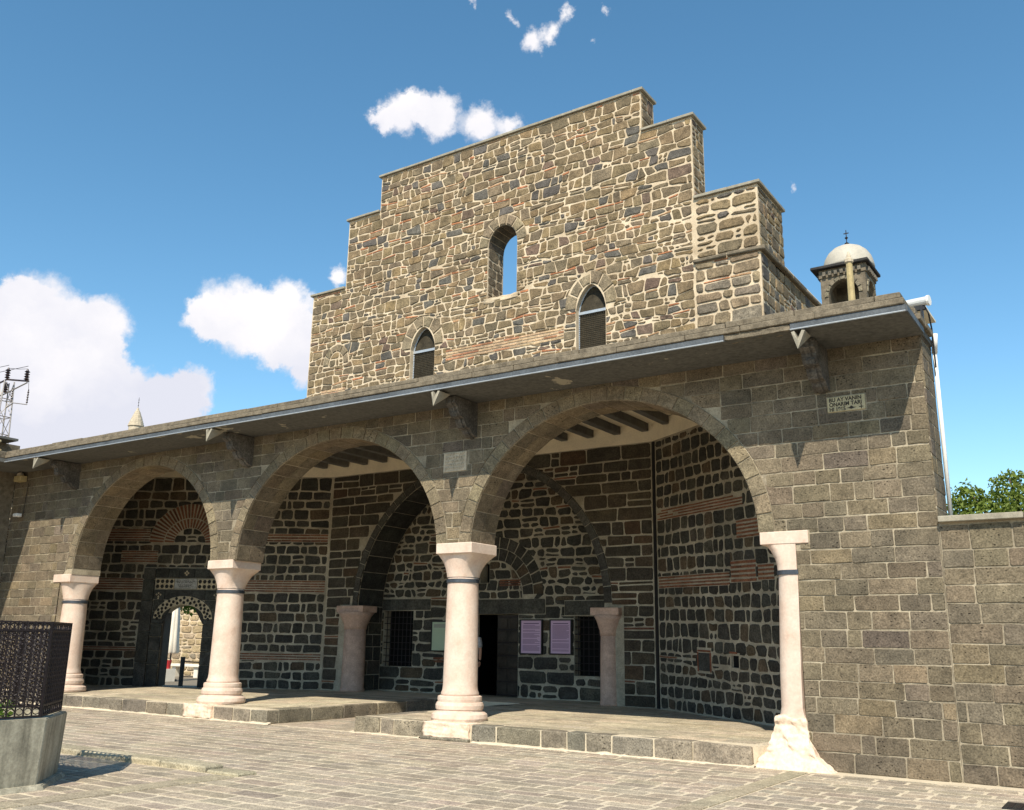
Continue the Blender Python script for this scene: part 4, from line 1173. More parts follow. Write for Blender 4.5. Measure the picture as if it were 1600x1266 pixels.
# =================================================================== STEPPED CHURCH GABLE above the porch
YG = 19.3
gable = thing('church_gable', 'tall stepped gable wall of brown rubble stone rising above the portico roof', 'church', (-13.5, YG, 6.6))
FT = plane_frame((0, YG+.02, 0), (1, 0, 0), (0, -1, 0))
steps = [(-20.5, 6.5), (-6.32, 6.5), (-6.32, 11.90), (-7.86, 11.90), (-7.86, 14.12), (-9.2, 14.12), (-9.2, 15.28), (-17.9, 15.28), (-17.9, 14.14), (-19.15, 14.14), (-19.15, 11.92), (-20.5, 11.92)]
def pointed(x0, x1, z0, zs, za, n=10):
    xc = (x0+x1)/2; a = (x1-x0)/2; p = [(x0, z0)]
    for i in range(2*n+1):
        t = i/(2*n); x = x0+(x1-x0)*t; k = abs(x-xc)/a
        p.append((x, zs+(za-zs)*max(0, 1-k**1.75)**.72))
    return p+[(x1, z0)]
w_c = [(-13.86, 10.55)]+arch_pts(-13.385, .475, 12.05, .56, 16)+[(-12.91, 10.55)]
w_l = pointed(-16.47, -15.60, 8.3, 9.55, 10.16)
w_r = pointed(-11.10, -10.26, 8.3, 9.72, 10.34)
wall_solid('wall', steps, [w_c, w_l, w_r], FT, .74, M['mortar_cream'], gable)
rt = random.Random(77); st = Stones()
def grow(p, g):
    cx = sum(a for a, b in p)/len(p); cz = min(b for a, b in p)
    return [(x+(g if x > cx+.01 else -g if x < cx-.01 else 0), z+(g if z > cz+.05 else 0)) for x, z in p]
vm = []
for q, g in ((w_c, .30), (w_l, .26), (w_r, .26)): vm.append(q)
ring_masks = []
def vring(xc, a, zs, b, th, n, k0=0):
    for i in range(n):
        t0, t1 = PI*i/n+.03, PI*(i+1)/n-.03
        t_ = th*rt.uniform(.85, 1.15)
        P = [(xc-(a+.012)*math.cos(t), zs+(b+.012)*math.sin(t)) for t in (t0, (t0+t1)/2, t1)]+[(xc-(a+t_)*math.cos(t), zs+(b+t_)*math.sin(t)) for t in (t1, (t0+t1)/2, t0)]
        P = P if area(P) > 0 else P[::-1]
        st.add('voussoir', P, FT, vary(rt, (.23, .185, .125), .12), rt, .028, .02, .02, .006)
    ring_masks.append(Mask(arch_pts(xc, a+th+.03, zs, b+th+.03, 20)+[(xc+a+th+.03, zs-.05), (xc-a-th-.03, zs-.05)]))
vring(-13.385, .475, 12.05, .56, .27, 7)
vring(-16.035, .435, 9.55, .62, .30, 6); vring(-10.68, .42, 9.72, .63, .30, 6)
# blocked little arch at the left
vring(-19.35, .30, 9.55, .42, .22, 6)
hm = [Mask(h) for h in (w_c, w_l, w_r)]+ring_masks[:3]+[Mask(arch_pts(-19.35, .55, 9.55, .68, 16)+[(-18.8, 9.5), (-19.9, 9.5)])]
bb = [(-15.2, -11.45, 9.02, 9.34, 4), (-19.9, -18.9, 8.62, 8.82, 2), (-19.6, -17.8, 7.95, 8.05, 1)]
hm = [RectHole(a, b, c, d, .0) for a, b, c, d, n in bb]+[RectHole(-13.86, -12.91, 10.5, 12.1), RectHole(-16.47, -15.6, 6, 9.6), RectHole(-11.1, -10.26, 6, 9.75)]+hm
ins = Mask([(x, z) for x, z in steps], True)
qa, sl = [], []
for (u0, u1, v0, v1, h, w) in ((-20.48, -7.92, 7.9, 9.4, (.17, .27), (.18, .40)), (-20.48, -7.92, 9.4, 11.9, (.16, .27), (.17, .42)), (-19.13, -7.88, 11.9, 14.1, (.18, .30), (.19, .50)), (-17.88, -9.22, 14.1, 15.26, (.15, .27), (.15, .42))):
    a, b = rubble(rt, u0, u1, v0, v1, h, w, .034, .12, .04, .17)
    qa += a; sl += b
lay(st, 'stone', qa, FT, rt, hm, P_TOWER, .036, .028, .014, .018, .012, .007, .02, .010)
qc, s2 = rubble(rt, -7.9, -6.34, 6.9, 10.25, (.24, .36), (.3, .66), .012, .12, .02, .03)
qd, s3 = rubble(rt, -7.84, -6.34, 10.35, 11.88, (.24, .34), (.24, .55), .02, .2, .03, .0)
qq, _ = rubble(rt, -19.64, -19.06, 9.5, 9.96, (.2, .26), (.2, .34), .01, .1)
lay(st, 'stone', qq, FT, rt, [Mask(arch_pts(-19.35, .28, 9.55, .40, 16)+[(-19.07, 9.5), (-19.63, 9.5)], True)], P_TOWER, .04, .04, .01, .016, .02)
lay(st, 'stone', qc, FT, rt, [], [(.8, (.215, .165, .11)), (.2, (.18, .15, .115))], .05, .04, .01, .034, .022, .006)
lay(st, 'stone', qd, FT, rt, [], P_TOWER, .06, .05, .012, .03, .024, .007)
for q in sl+s2:
    p = soft_quad(q, rt, .022, .01, .004)
    for p in (clip(p, hm) if p else ()): st.add('brick', p, FT, pick(rt, [(.6, (.40, .175, .09)), (.4, (.36, .22, .125))]), rt, .016, .02, .006, .003)
for a, b, c, d, n in bb: brick_band(st, FT, rt, a, b, c, d, n, ring_masks, .03, pal=P_BRICK_L, proud=.016, wl=(.3, .55))
# right-hand returns of the three steps and of the nave wall
for x_, y1, z0, z1 in ((-9.2, YG+.72, 14.2, 15.26), (-7.86, YG+.72, 11.98, 14.1), (-6.32, YG+1.75, 10.36, 11.88), (-6.32, 24.6, 7.0, 10.24)):
    fe = plane_frame((x_-.0, 0, 0), (0, 1, 0), (1, 0, 0))
    if y1 > YG+.8:
        mb = MB(); mb.box(x_-.6, x_-.002, YG+.765, y1, z0-.4, z1+.02); mb.obj('return_wall', M['mortar_cream'], gable)
    q2, _ = rubble(rt, YG+.03, y1, z0, z1, (.24, .34), (.24, .5), .012, .15, .02)
    lay(st, 'stone', q2, fe, rt, [], P_TOWER, .05, .04, .01, .022, .02, .006)
st.build(gable, {'stone': M['rubble'], 'voussoir': M['rubble'], 'brick': M['brick']}, 295, 'rubble_stonework')
# lining of the open window
def fsw(u, v, w):
    c, s_ = math.cos(v), math.sin(v); return Vector((-13.385-(.475-w)*c, YG+.02+u, 12.05+(.56-w)*s_))
V = []; Tn = []
st = Stones()
for i in range(9):
    t0, t1 = PI*i/9+.02, PI*(i+1)/9-.02
    V = [fsw(a, b, w) for w in (-.01, .014) for a, b in ((.02, t0), (.72, t0), (.72, t1), (.02, t1))]
    st.items.setdefault('soffit_stone', []).append((1, V, [(3,2,1,0), (4,5,6,7), (0,1,5,4), (1,2,6,5), (2,3,7,6), (3,0,4,7)], vary(rt, (.12, .10, .075), .2)))
for side in (0, 1):
    x_ = (-13.86, -12.91)[side]; nrm = (1, 0, 0) if side == 0 else (-1, 0, 0)
    fj = plane_frame((x_, YG+.75 if side == 0 else YG+.02, 0), (0, -1 if side == 0 else 1, 0), nrm)
    if side == 0: fj = plane_frame((x_, YG+.02, 0), (0, 1, 0), (1, 0, 0))
    else: fj = plane_frame((x_, YG+.74, 0), (0, -1, 0), (-1, 0, 0))
    q2, _ = rubble(rt, .02, .71, 10.55, 12.05, (.2, .3), (.22, .4), .012, .1, .02)
    lay(st, 'soffit_stone', q2, fj, rt, [], [(1, (.15, .12, .085))], .03, .04, .012, .014, .02, .008)
st.build(gable, M['rubble'], 200)
lump('window_sill', -13.95, -12.85, YG-.01, YG+.70, 10.42, 10.56, gable, M['mortar_cream'], 4, .03, 8)
# copings
for k, (x0, x1, z) in enumerate(((-20.58, -19.15, 11.92), (-19.23, -17.9, 14.14), (-17.98, -9.12, 15.28), (-9.2, -7.78, 14.12), (-7.86, -6.24, 11.90))):
    x = x0; yb = YG+.80 if k < 4 else YG+1.82
    while x < x1-.05:
        l = rt.uniform(.7, 1.1); e = min(x+l, x1)
        if x1-e < .3: e = x1
        mb = MB(); mb.bbox(x+.003, e-.003, YG-.055, yb, z+.004, z+.075+rt.uniform(-.006, .006), .008); mb.obj('coping_slab', M['coping_grey'], gable); x = e
for x0, x1 in ((-7.92, -7.1), (-7.09, -6.22)):
    mb = MB(); mb.bbox(x0, x1, YG-.07, YG+.012, 10.25, 10.345, .02, rt, .012); mb.obj('string_course', M['coping'], gable)
y = YG-.07
while y < 24.4:
    mb = MB(); mb.bbox(-6.316, -6.20, y+.004, y+1.05, 10.245, 10.345, .02, rt, .012); mb.obj('string_course', M['coping'], gable); y += 1.06
mb = MB(); mb.tube([(-6.42, YG+1.8, 10.40), (-6.42, 24.6, 10.40)], .14, 12); mb.obj('rounded_coping', M['mortar_cream'], gable)
mb = MB(); mb.box(-20.4, -7.0, YG+.77, 24.6, 6.66, 6.9); mb.obj('nave_roof', M['concrete'], gable)
# two glazed windows with wire mesh
for q, zt in ((w_l, 9.50), (w_r, 9.66)):
    yw = YG+.20
    n = len(q); V = [(x, yw, z) for x, z in q]; 
    wo = mesh('window', V, [tuple(range(n))], M['glass'], gable)
    mb = MB()
    for i in range(n-1): mb.tube([(q[i][0], yw-.02, q[i][1]), (q[i+1][0], yw-.02, q[i+1][1])], .022, 4)
    mb.box(q[0][0], q[-1][0], yw-.05, yw-.005, zt-.035, zt+.035)
    mb.obj('window_frame', M['alu'], wo)
    mb = MB(); x = q[0][0]+.05
    while x < q[-1][0]: mb.tube([(x, yw-.03, q[0][1]), (x, yw-.03, zt)], .006, 4); x += .05
    z = q[0][1]
    while z < zt: mb.tube([(q[0][0], yw-.036, z), (q[-1][0], yw-.036, z)], .006, 4); z += .05
    mb.obj('wire_mesh', M['mesh'], wo)

# =================================================================== BOUNDARY WALL at the right
bw = thing('boundary_wall', 'dark basalt block wall with a thin flat coping continuing right of the portico', 'wall', (0, Y0, 0))
FW = plane_frame((0, Y0+.016, 0), (1, 0, 0), (0, -1, 0))
mb = MB(); mb.box(X_R+.004, 6.0, Y0+.016, Y0+.45, 0, 3.22); mb.obj('wall', M['mortar'], bw)
st = Stones(); rw = random.Random(8)
qs = []
v = 0
while v < 3.16:
    h = rw.choice((.22, .235, .25, .26)); h = 3.19-v if 3.19-(v+h) < .14 else h
    u = X_R+.006-rw.uniform(0, .25)
    while u < 5.9:
        ww = rw.uniform(.34, .72); a, b = max(u, X_R+.006), u+ww
        if b-a > .08:
            t = lambda: rw.uniform(-.005, .005)
            qs.append([(a, v+t()), (b, v+t()), (b, v+h+t()), (a, v+h+t())])
        u += ww
    v += h
lay(st, 'stone', qs, FW, rw, [], P_FACADE, .018, .013, .006, .012, .007, .003)
st.build(bw, M['basalt'], 290)
x = X_R+.01
while x < 6:
    mb = MB(); mb.bbox(x+.004, x+1.0, Y0-.09, Y0+.5, 3.222, 3.30, .008, rw, .003); mb.obj('coping_slab', M['coping_grey'], bw); x += 1.005

# =================================================================== WING at the far left
wing = thing('left_wing', 'shaded basalt wing with a dark arch at the left end of the portico', 'building', (-25.2, 9, 0))
mb = MB()
mb.box(-26.0, -25.2, 12.72, 13.39, 0, 6.6); mb.box(-26.0, -25.2, 3.0, 8.0, 0, 6.6)
ar = [(12.72-(12.72-8.0)*i/16, 3.2+2.4*math.sin(PI*i/16)) for i in range(17)]
V = []; F = []
for y, z in ar: V += [(-25.2, y, z), (-25.2, y, 6.6), (-26, y, 6.6), (-26, y, z)]
for i in range(16):
    for a in range(4): F.append((i*4+a, i*4+(a+1) % 4, i*4+4+(a+1) % 4, i*4+4+a))
mb.add(V, F); mb.box(-28.5, -28.3, 3, 13.3, 0, 6.6); mb.obj('wall', M['coping'], wing)
mb = MB(); mb.box(-25.6, EL-.004, 3, 13.395, 5.831, 5.926); mb.obj('soffit_slab', M['concrete'], wing)
y = 3.0
while y < 13.2:
    mb = MB(); mb.bbox(-25.3, EL-.006 if y > 11.9 else EL+.04, y+.004, min(y+1, 13.38), 5.932, 6.10, .012, rc, .005); mb.obj('coping_stone', M['coping'], wing); y += 1.0
prism('roof_slab', [(-29, 3), (-24.6, 3), (-24.6, 13), (-29, 13)], 6.60, 6.66, M['concrete'], wing)

# =================================================================== BELFRY on the roof
bf = thing('belfry', 'small stone belfry with a pale dome and iron cross above the roof corner', 'belfry', (-4.3, 18.5, 6.66))
rbf = random.Random(9)
bx0, bx1, by0, by1 = -4.73, -3.86, 18.1, 18.93
mb = MB(); 
def fbf(o, U, Nn): return plane_frame(o, U, Nn)
for o, U, Nn, ln in (((bx0, by0, 0), (1,0,0), (0,-1,0), bx1-bx0), ((bx1, by0, 0), (0,1,0), (1,0,0), by1-by0), ((bx0, by1, 0), (0,-1,0), (-1,0,0), by1-by0), ((bx1, by1, 0), (-1,0,0), (0,1,0), bx1-bx0)):
    f = plane_frame(o, U, Nn); c = ln/2
    op = [(c-.29, 7.6)]+arch_pts(c, .29, 8.38, .33, 12)+[(c+.29, 7.6)]
    wall_solid('arched_side', rect(.002, ln-.002, 6.66, 8.80), [op] if o[1] == by0 else [], f, .14, M['coping'], bf)
    for i in range(9):
        t0, t1 = PI*i/9+.03, PI*(i+1)/9-.03
        P = [(c-r*math.cos(t), 8.38+(r+.04)*math.sin(t)) for r, t in ((.295, t0), (.295, t1), (.365, t1), (.365, t0))]
        P = P if area(P) > 0 else P[::-1]
        V, F = stone_geo(P, f, .02, .01, .006, rbf); mesh('voussoir', V, F, M['rubble'], bf, vary(rbf, (.22, .19, .14), .15))
    for i in range(7):
        x0 = .04+i*(ln-.08)/7; V, F = stone_geo(rect(x0+.02, x0+.085, 8.82, 8.91), f, .07, .01, .008, rbf); mesh('dentil', V, F, M['rubble'], bf, (.17, .15, .12))
mb = MB(); mb.box(bx0-.02, bx1+.02, by0-.02, by1+.02, 8.80, 8.97); mb.obj('frieze', M['coping'], bf)
mb = MB(); mb.bbox(bx0-.16, bx1+.09, by0-.12, by1+.14, 8.97, 9.035, .012); mb.obj('cornice', M['dark_cornice'], bf)
cx, cy = -4.26, 18.52
mb = MB(); mb.lathe((cx, cy, 9.035), [(.50, 0), (.50, .05), (.485, .14), (.45, .25), (.385, .36), (.29, .45), (.17, .51), (.06, .54), (.01, .545)], 32); mb.obj('dome', M['dome'], bf, smooth=True)
mb = MB(); mb.tube([(cx, cy, 9.56), (cx, cy, 9.92)], .009, 8)
mb.lathe((cx, cy, 9.62), [(.005, -.05), (.05, 0), (.005, .04)], 10); mb.lathe((cx, cy, 9.75), [(.005, -.04), (.035, 0), (.005, .03)], 10)
mb.box(cx-.05, cx+.05, cy-.007, cy+.007, 9.84, 9.858); mb.obj('cross', M['iron'], bf)
mb = MB(); mb.tube([(cx-.3, cy-.1, 8.2), (cx+.3, cy+.1, 8.2)], .02, 6); mb.lathe((cx, cy, 7.85), [(.16, 0), (.14, .06), (.10, .15), (.07, .25), (.02, .3)], 14); mb.obj('bell', M['iron'], bf)
pn = thing('pinnacle', 'slim tan stone post with a pointed finial beside the belfry', 'post', (-4.06, 17.7, 6.66))
mb = MB(); mb.lathe((-4.06, 17.7, 0), [(.08, 6.66), (.075, 7.5), (.062, 8.75), (.06, 8.85)], 8); mb.obj('shaft', M['ochre'], pn)
mb = MB(); mb.lathe((-4.06, 17.7, 0), [(.06, 8.85), (.085, 8.87), (.085, 8.93), (.05, 8.96), (.04, 9.02), (.008, 9.10)], 8); mb.obj('finial', M['carved'], pn)

# =================================================================== SPIRE, PYLON behind the roof
sp = thing('minaret_spire', 'small conical stone spire with a finial peeking over the eave', 'spire', (-47.9, 32, 0))
mb = MB(); mb.lathe((-47.9, 32, 0), [(.40, 6), (.40, 13.45)], 20); mb.obj('drum', M['carved'], sp)
cone = []
for i in range(9):
    t = i/9; r0 = .46*(1-t)**.8; r1 = .46*(1-(i+1)/9)**.8
    mb = MB(); mb.lathe((-47.9, 32, 0), [(r0, 13.45+t*1.12), (max(r1+.02, .05), 13.45+(i+.92)/9*1.12)], 16, jit=.008, rng=rbf); mb.obj('cone_course', M['carved'], sp)
mb = MB(); mb.tube([(-47.9, 32, 14.5), (-47.9, 32, 15.2)], .012, 6)
for z in (14.72, 14.9, 15.05): mb.lathe((-47.9, 32, z), [(.01, -.04), (.032, 0), (.01, .04)], 8)
mb.obj('finial', M['iron'], sp)

py = thing('power_pylon', 'steel lattice power pylon with dark insulators beyond the left roof', 'pylon', (-59.4, 30, 0))
mb = MB(); c0 = Vector((-59.2, 30, 0))
def leg(sx, sy, z): k = .32+(17-z)*.03; return Vector((c0.x+sx*k, c0.y+sy*k, z))
for sx in (-1, 1):
    for sy in (-1, 1): mb.tube([leg(sx, sy, 0), leg(sx, sy, 17.3)], .045, 4)
z = 0.0; k = 0
while z < 17:
    h = 1.15
    for (a, b), (c, d) in (((-1,-1), (1,-1)), ((1,-1), (1,1)), ((1,1), (-1,1)), ((-1,1), (-1,-1))):
        p, q = ((a, b), (c, d)) if k % 2 else ((c, d), (a, b))
        mb.tube([leg(*p, z), leg(*q, min(z+h, 17.3))], .022, 4)
        mb.tube([leg(a, b, z), leg(c, d, z)], .03, 4)
    z += h; k += 1
mb.obj('lattice_mast', M['steel'], py)
mb = MB()
mb.tube([(-62.3, 30, 17.0), (-59.3, 30, 17.45), (-56.6, 30, 16.95)], .06, 5); mb.obj('upper_crossarm', M['insul'], py)
mb = MB(); mb.tube([(-62.3, 30, 16.3), (-59.5, 30, 16.45), (-56.75, 30, 16.88)], .045, 5); mb.tube([(-59, 30, 16.0), (-58.1, 30, 15.75), (-56.4, 30, 15.42)], .032, 5); mb.tube([(-58.9, 30, 15.5), (-58.1, 30, 15.72)], .04, 5)
mb.obj('lower_crossarm', M['steel'], py)
def insul(x, z, n, r, parent):
    mb = MB(); pr = [(.03, 0)]
    for i in range(n): pr += [(r*.5, i*.16+.02), (r, i*.16+.07), (r*.5, i*.16+.14)]
    pr += [(.03, n*.16+.1)]
    mb.lathe((x, 30, z), pr, 12); mb.obj('insulator', M['insul'], parent)
insul(-59.25, 17.5, 4, .17, py); insul(-56.9, 17.05, 4, .17, py); insul(-59.25, 16.55, 4, .17, py); insul(-62.2, 17.1, 4, .17, py)
insul(-58.35, 15.85, 5, .06, py); insul(-56.45, 15.5, 5, .065, py)
insul(-59.9, 15.7, 3, .18, py); insul(-59.9, 15.0, 2, .18, py); insul(-59.7, 14.2, 2, .16, py)
for x, z in ((-59.25, 18.2), (-56.9, 17.78)):
    mb = MB(); pts = []
    for i in range(13):
        t = i/12; pts.append((x-t*40, 30-t*14, z+.2-6*t*(1-t)))
    mb.tube(pts, .018, 4); mb.obj('power_cable', M['iron'], py)
mb = MB(); mb.tube([(-59.25, 30, 18.2), (-58, 30, 17.95), (-56.9, 30, 17.8), (-56.6, 30, 17.0), (-56.45, 30, 16.3)], .015, 4); mb.obj('power_cable', M['iron'], py)

# =================================================================== TREE behind the boundary wall
def tree(name, label, x, y, blobs, trunk_h, n, seed, size):
    t = thing(name, label, 'tree', (x, y, 0)); r = random.Random(seed)
    mb = MB(); mb.tube([(x, y, 0), (x+.1, y, trunk_h*.5), (x-.05, y+.05, trunk_h)], [.2, .16, .1], 10)
    for bx, by, bz, br in blobs: mb.tube([(x, y, trunk_h*.7), ((x+bx)/2, (y+by)/2, (trunk_h+bz)/2), (bx, by, bz+br*.5)], [.09, .06, .02], 6)
    mb.obj('trunk', M['bark'], t)
    V = []; F = []; wsum = sum(b[3]**2 for b in blobs)
    for bx, by, bz, br in blobs:
        for i in range(int(n*br*br/wsum)):
            d = Vector((r.gauss(0, 1), r.gauss(0, 1), r.gauss(0, 1))).normalized()
            rad = br*(.55+.5*r.random()**.6)*(1+.28*noise.noise(d*2.3+Vector((bx, bz, seed))))
            if noise.noise(d*3.5+Vector((bz*3, bx*2, 1.0))) < -.32: continue
            p = Vector((bx, by, bz))+Vector((d.x*rad, d.y*rad, d.z*rad*.9))
            a = Vector((r.gauss(0, 1), r.gauss(0, 1), r.gauss(0, 1)-.8)).normalized(); b = a.cross(Vector((r.gauss(0,1), r.gauss(0,1), r.gauss(0,1)))).normalized()
            s_ = size*r.uniform(.6, 1.3); k = len(V); nn = a.cross(b)*.18*s_
            V += [p, p+a*s_*.5+b*s_*.28+nn, p+a*s_, p+a*s_*.5-b*s_*.28+nn]; F += [(k, k+1, k+2), (k, k+2, k+3)]
    mesh('crown', V, F, M['leaf'], t)
tree('leafy_tree', 'bright green leafy tree showing above the boundary wall coping', -1.9, 24.2,
     [(-1.9, 24, 4.1, 1.25), (-.6, 24.3, 4.2, 1.3), (-3.05, 24, 4.3, .95), (-1.2, 24, 4.9, .75), (-.2, 24, 5.1, .7), (-2.6, 23.6, 3.7, .95), (-3.2, 23.7, 5.0, .38), (-2.35, 24, 5.25, .42), (-1.55, 24, 5.25, .45), (-3.5, 24, 3.9, .6), (.8, 24.4, 4.2, 1.2)], 3.2, 26000, 4, .12)

# =================================================================== PLANTER WITH IRON CAGE
pt = thing('caged_wellhead', 'octagonal grey stone wellhead topped by an ornate dark iron cage', 'wellhead', (0, 0, 0))
ang0 = math.radians(92.2); sd = 1.02; p = Vector((-10.14, 6.09)); d = Vector((math.cos(ang0), math.sin(ang0)))
vs_ = [p-d*sd, p]; a = ang0
for i in range(6):
    a += PI/4; vs_.append(vs_[-1]+Vector((math.cos(a), math.sin(a)))*sd)
ctr = sum(vs_, Vector((0, 0)))/8
def ring8(f, z): return [(ctr.x+(q.x-ctr.x)*f, ctr.y+(q.y-ctr.y)*f, z) for q in vs_]
def oct_prism(name, f0, f1, z0, z1, mat, inner=None):
    V = ring8(f0, z0)+ring8(f1, z1); F = [(i, (i+1) % 8, 8+(i+1) % 8, 8+i) for i in range(8)]
    if inner:
        V += ring8(inner, z1)+ring8(inner, z1-.25); F += [(8+i, 8+(i+1) % 8, 16+(i+1) % 8, 16+i) for i in range(8)]+[(16+i, 16+(i+1) % 8, 24+(i+1) % 8, 24+i) for i in range(8)]
        F.append(tuple(24+i for i in range(8)))
    else: F.append(tuple(8+i for i in range(8)))
    bm = bmesh.new(); bv = [bm.verts.new(v_) for v_ in V]
    for f in F: bm.faces.new([bv[i] for i in f])
    bmesh.ops.bevel(bm, geom=[e for e in bm.edges if e.calc_length() > .2], offset=.012, segments=2, affect='EDGES')
    bm.verts.index_update(); VV = [v_.co.copy() for v_ in bm.verts]; FF_ = [tuple(v_.index for v_ in f.verts) for f in bm.faces]; bm.free()
    return mesh(name, VV, FF_, mat, pt)
oct_prism('plinth', 1.075, 1.05, 0, .05, M['paver'])
bpy.data.objects['plinth'].data.materials[0] = M['planter']
oct_prism('stone_basin', 1.0, 1.02, .05, .725, M['planter'], .80)
# one ornate panel, shared by all eight faces
L0 = sd*.96; H0, H1 = .735, 1.745
mb = MB()
for x in (0.012, L0-.012): mb.box(x-.012, x+.012, -.012, .012, H0, H1)
for z in (H0+.012, H0+.12, H1-.10, H1-.012): mb.box(0, L0, -.011, .011, z-.009, z+.009)
nx = 10; cw = (L0-.03)/nx
for i in range(1, nx): mb.tube([(.015+i*cw, 0, H0), (.015+i*cw, 0, H1)], .0095, 5)
def scroll(cx, cz, r, turns, flip):
    pts = []
    for k in range(11):
        t = k/10; an = t*turns*2*PI; rr = r*(1-.68*t)
        pts.append((cx+flip*rr*math.cos(an), 0, cz+rr*math.sin(an)))
    mb.tube(pts, .0082, 4, False)
nzr = 8; ch = (H1-.11-H0-.13)/nzr
for i in range(nx):
    for j in range(nzr):
        cx, cz = .015+(i+.5)*cw, H0+.13+(j+.5)*ch
        scroll(cx-.002, cz+ch*.2, cw*.42, 1.1, 1 if (i+j) % 2 else -1); scroll(cx, cz-ch*.24, cw*.40, 1.1, -1 if (i+j) % 2 else 1)
    for zz in (H0+.065, H1-.056): 
        pts = [(.015+(i+.5)*cw+cw*.4*math.cos(q*PI/4), 0, zz+.034*math.sin(q*PI/4)) for q in range(9)]; mb.tube(pts, .006, 4, False)
pm = None
cage_pts = [Vector(q[:2]) for q in ring8(.96, 0)]
for i in range(8):
    a_, b_ = cage_pts[i], cage_pts[(i+1) % 8]
    if pm is None:
        o = mb.obj('cage_panel', M['iron'], pt); pm = o.data
    else:
        o = bpy.data.objects.new('cage_panel', pm); link(o, pt)
    o.location = (a_.x, a_.y, 0); o.rotation_euler = (0, 0, math.atan2(b_.y-a_.y, b_.x-a_.x))
# plants growing inside
r = random.Random(2); V = []; F = []
for i in range(900):
    t = r.uniform(0, 2*PI); rr = .78*math.sqrt(r.random()); p = Vector((ctr.x+rr*math.cos(t), ctr.y+rr*math.sin(t), .60+.22*r.random()))
    a = Vector((r.gauss(0,1), r.gauss(0,1), r.gauss(.6,.6))).normalized(); b = a.cross(Vector((r.gauss(0,1), r.gauss(0,1), r.gauss(0,1)))).normalized(); k = len(V); s_ = r.uniform(.05, .12)
    V += [p, p+a*s_*.5+b*s_*.25, p+a*s_, p+a*s_*.5-b*s_*.25]; F += [(k, k+1, k+2), (k, k+2, k+3)]
o = mesh('ground_cover', V, F, M['vine'], pt)

# =================================================================== PLAQUES
def text(body, fr, u, v, size, w, mat, name, parent, sx=1.0):
    cu = bpy.data.curves.new(name, 'FONT'); cu.body = body; cu.size = size; cu.extrude = .0015; cu.offset = .0022
    ob = bpy.data.objects.new(name, cu); COL.objects.link(ob)
    me = bpy.data.meshes.new_from_object(ob.evaluated_get(bpy.context.evaluated_depsgraph_get()))
    bpy.data.objects.remove(ob)
    xs = [v_.co.x for v_ in me.vertices]; wd = max(xs)-min(xs); x0 = min(xs)
    off = origin(parent)
    for v_ in me.vertices: v_.co = fr(u+(v_.co.x-x0)*(sx/wd if sx != 1.0 else 1), v+v_.co.y, w+v_.co.z)-off
    me.materials.clear(); me.materials.append(mat)
    o = bpy.data.objects.new(name, me); link(o, parent); return o
FP = plane_frame((0, Y0, 0), (1, 0, 0), (0, -1, 0))
dp = thing('date_plaque', 'pale yellow stone plaque with dark lettering near the right end of the portico', 'plaque', (-3.26, Y0, 4.87))
mb = MB(); mb.bbox(-3.525, -3.0, Y0-.012, Y0+.03, 4.875, 5.095, .006); mb.obj('slab', M['plaque'], dp)
text('BU AY VANIN', FP, -3.495, 5.026, .078, .0135, M['ink'], 'lettering', dp, .45)
text('ONARIM TARI', FP, -3.495, 4.957, .078, .0135, M['ink'], 'lettering', dp, .45)
text('HI 1965', FP, -3.495, 4.887, .078, .0135, M['ink'], 'lettering', dp, .224)
mb = MB()
for P in ([(-3.265, 4.915), (-3.22, 4.905), (-3.19, 4.895), (-3.16, 4.905), (-3.115, 4.915), (-3.16, 4.922), (-3.19, 4.945), (-3.22, 4.922)],):
    n = len(P); mb.add([(x, Y0-.0135, z) for x, z in P], [tuple(range(n))])
mb.box(-3.085, -3.025, Y0-.0145, Y0-.0125, 4.909, 4.921); mb.box(-3.061, -3.049, Y0-.0148, Y0-.0128, 4.882, 4.948)
mb.obj('ornament', M['ink'], dp)
cp = thing('carved_plaque', 'square pale stone carved with rows of raised script above the middle column', 'plaque', (-10.25, Y0, 4.6))
mb = MB(); mb.bbox(-10.505, -9.985, Y0-.010, Y0+.03, 4.605, 4.965, .006); mb.obj('slab', M['carved'], cp)
rp = random.Random(6); mb = MB()
for k in range(5):
    z = 4.64+k*.066; u = -10.47
    while u < -10.03:
        w = rp.uniform(.02, .07); h = rp.uniform(.008, .014)
        mb.box(u, min(u+w, -10.02), Y0-.022, Y0-.009, z+rp.uniform(0, .03), z+.012+rp.uniform(0.02, .034))
        if rp.random() < .5: mb.box(u+w*.4, u+w*.4+.011, Y0-.022, Y0-.009, z-.004, z+.05)
        u += w+.012
mb.obj('raised_script', M['carved'], cp)

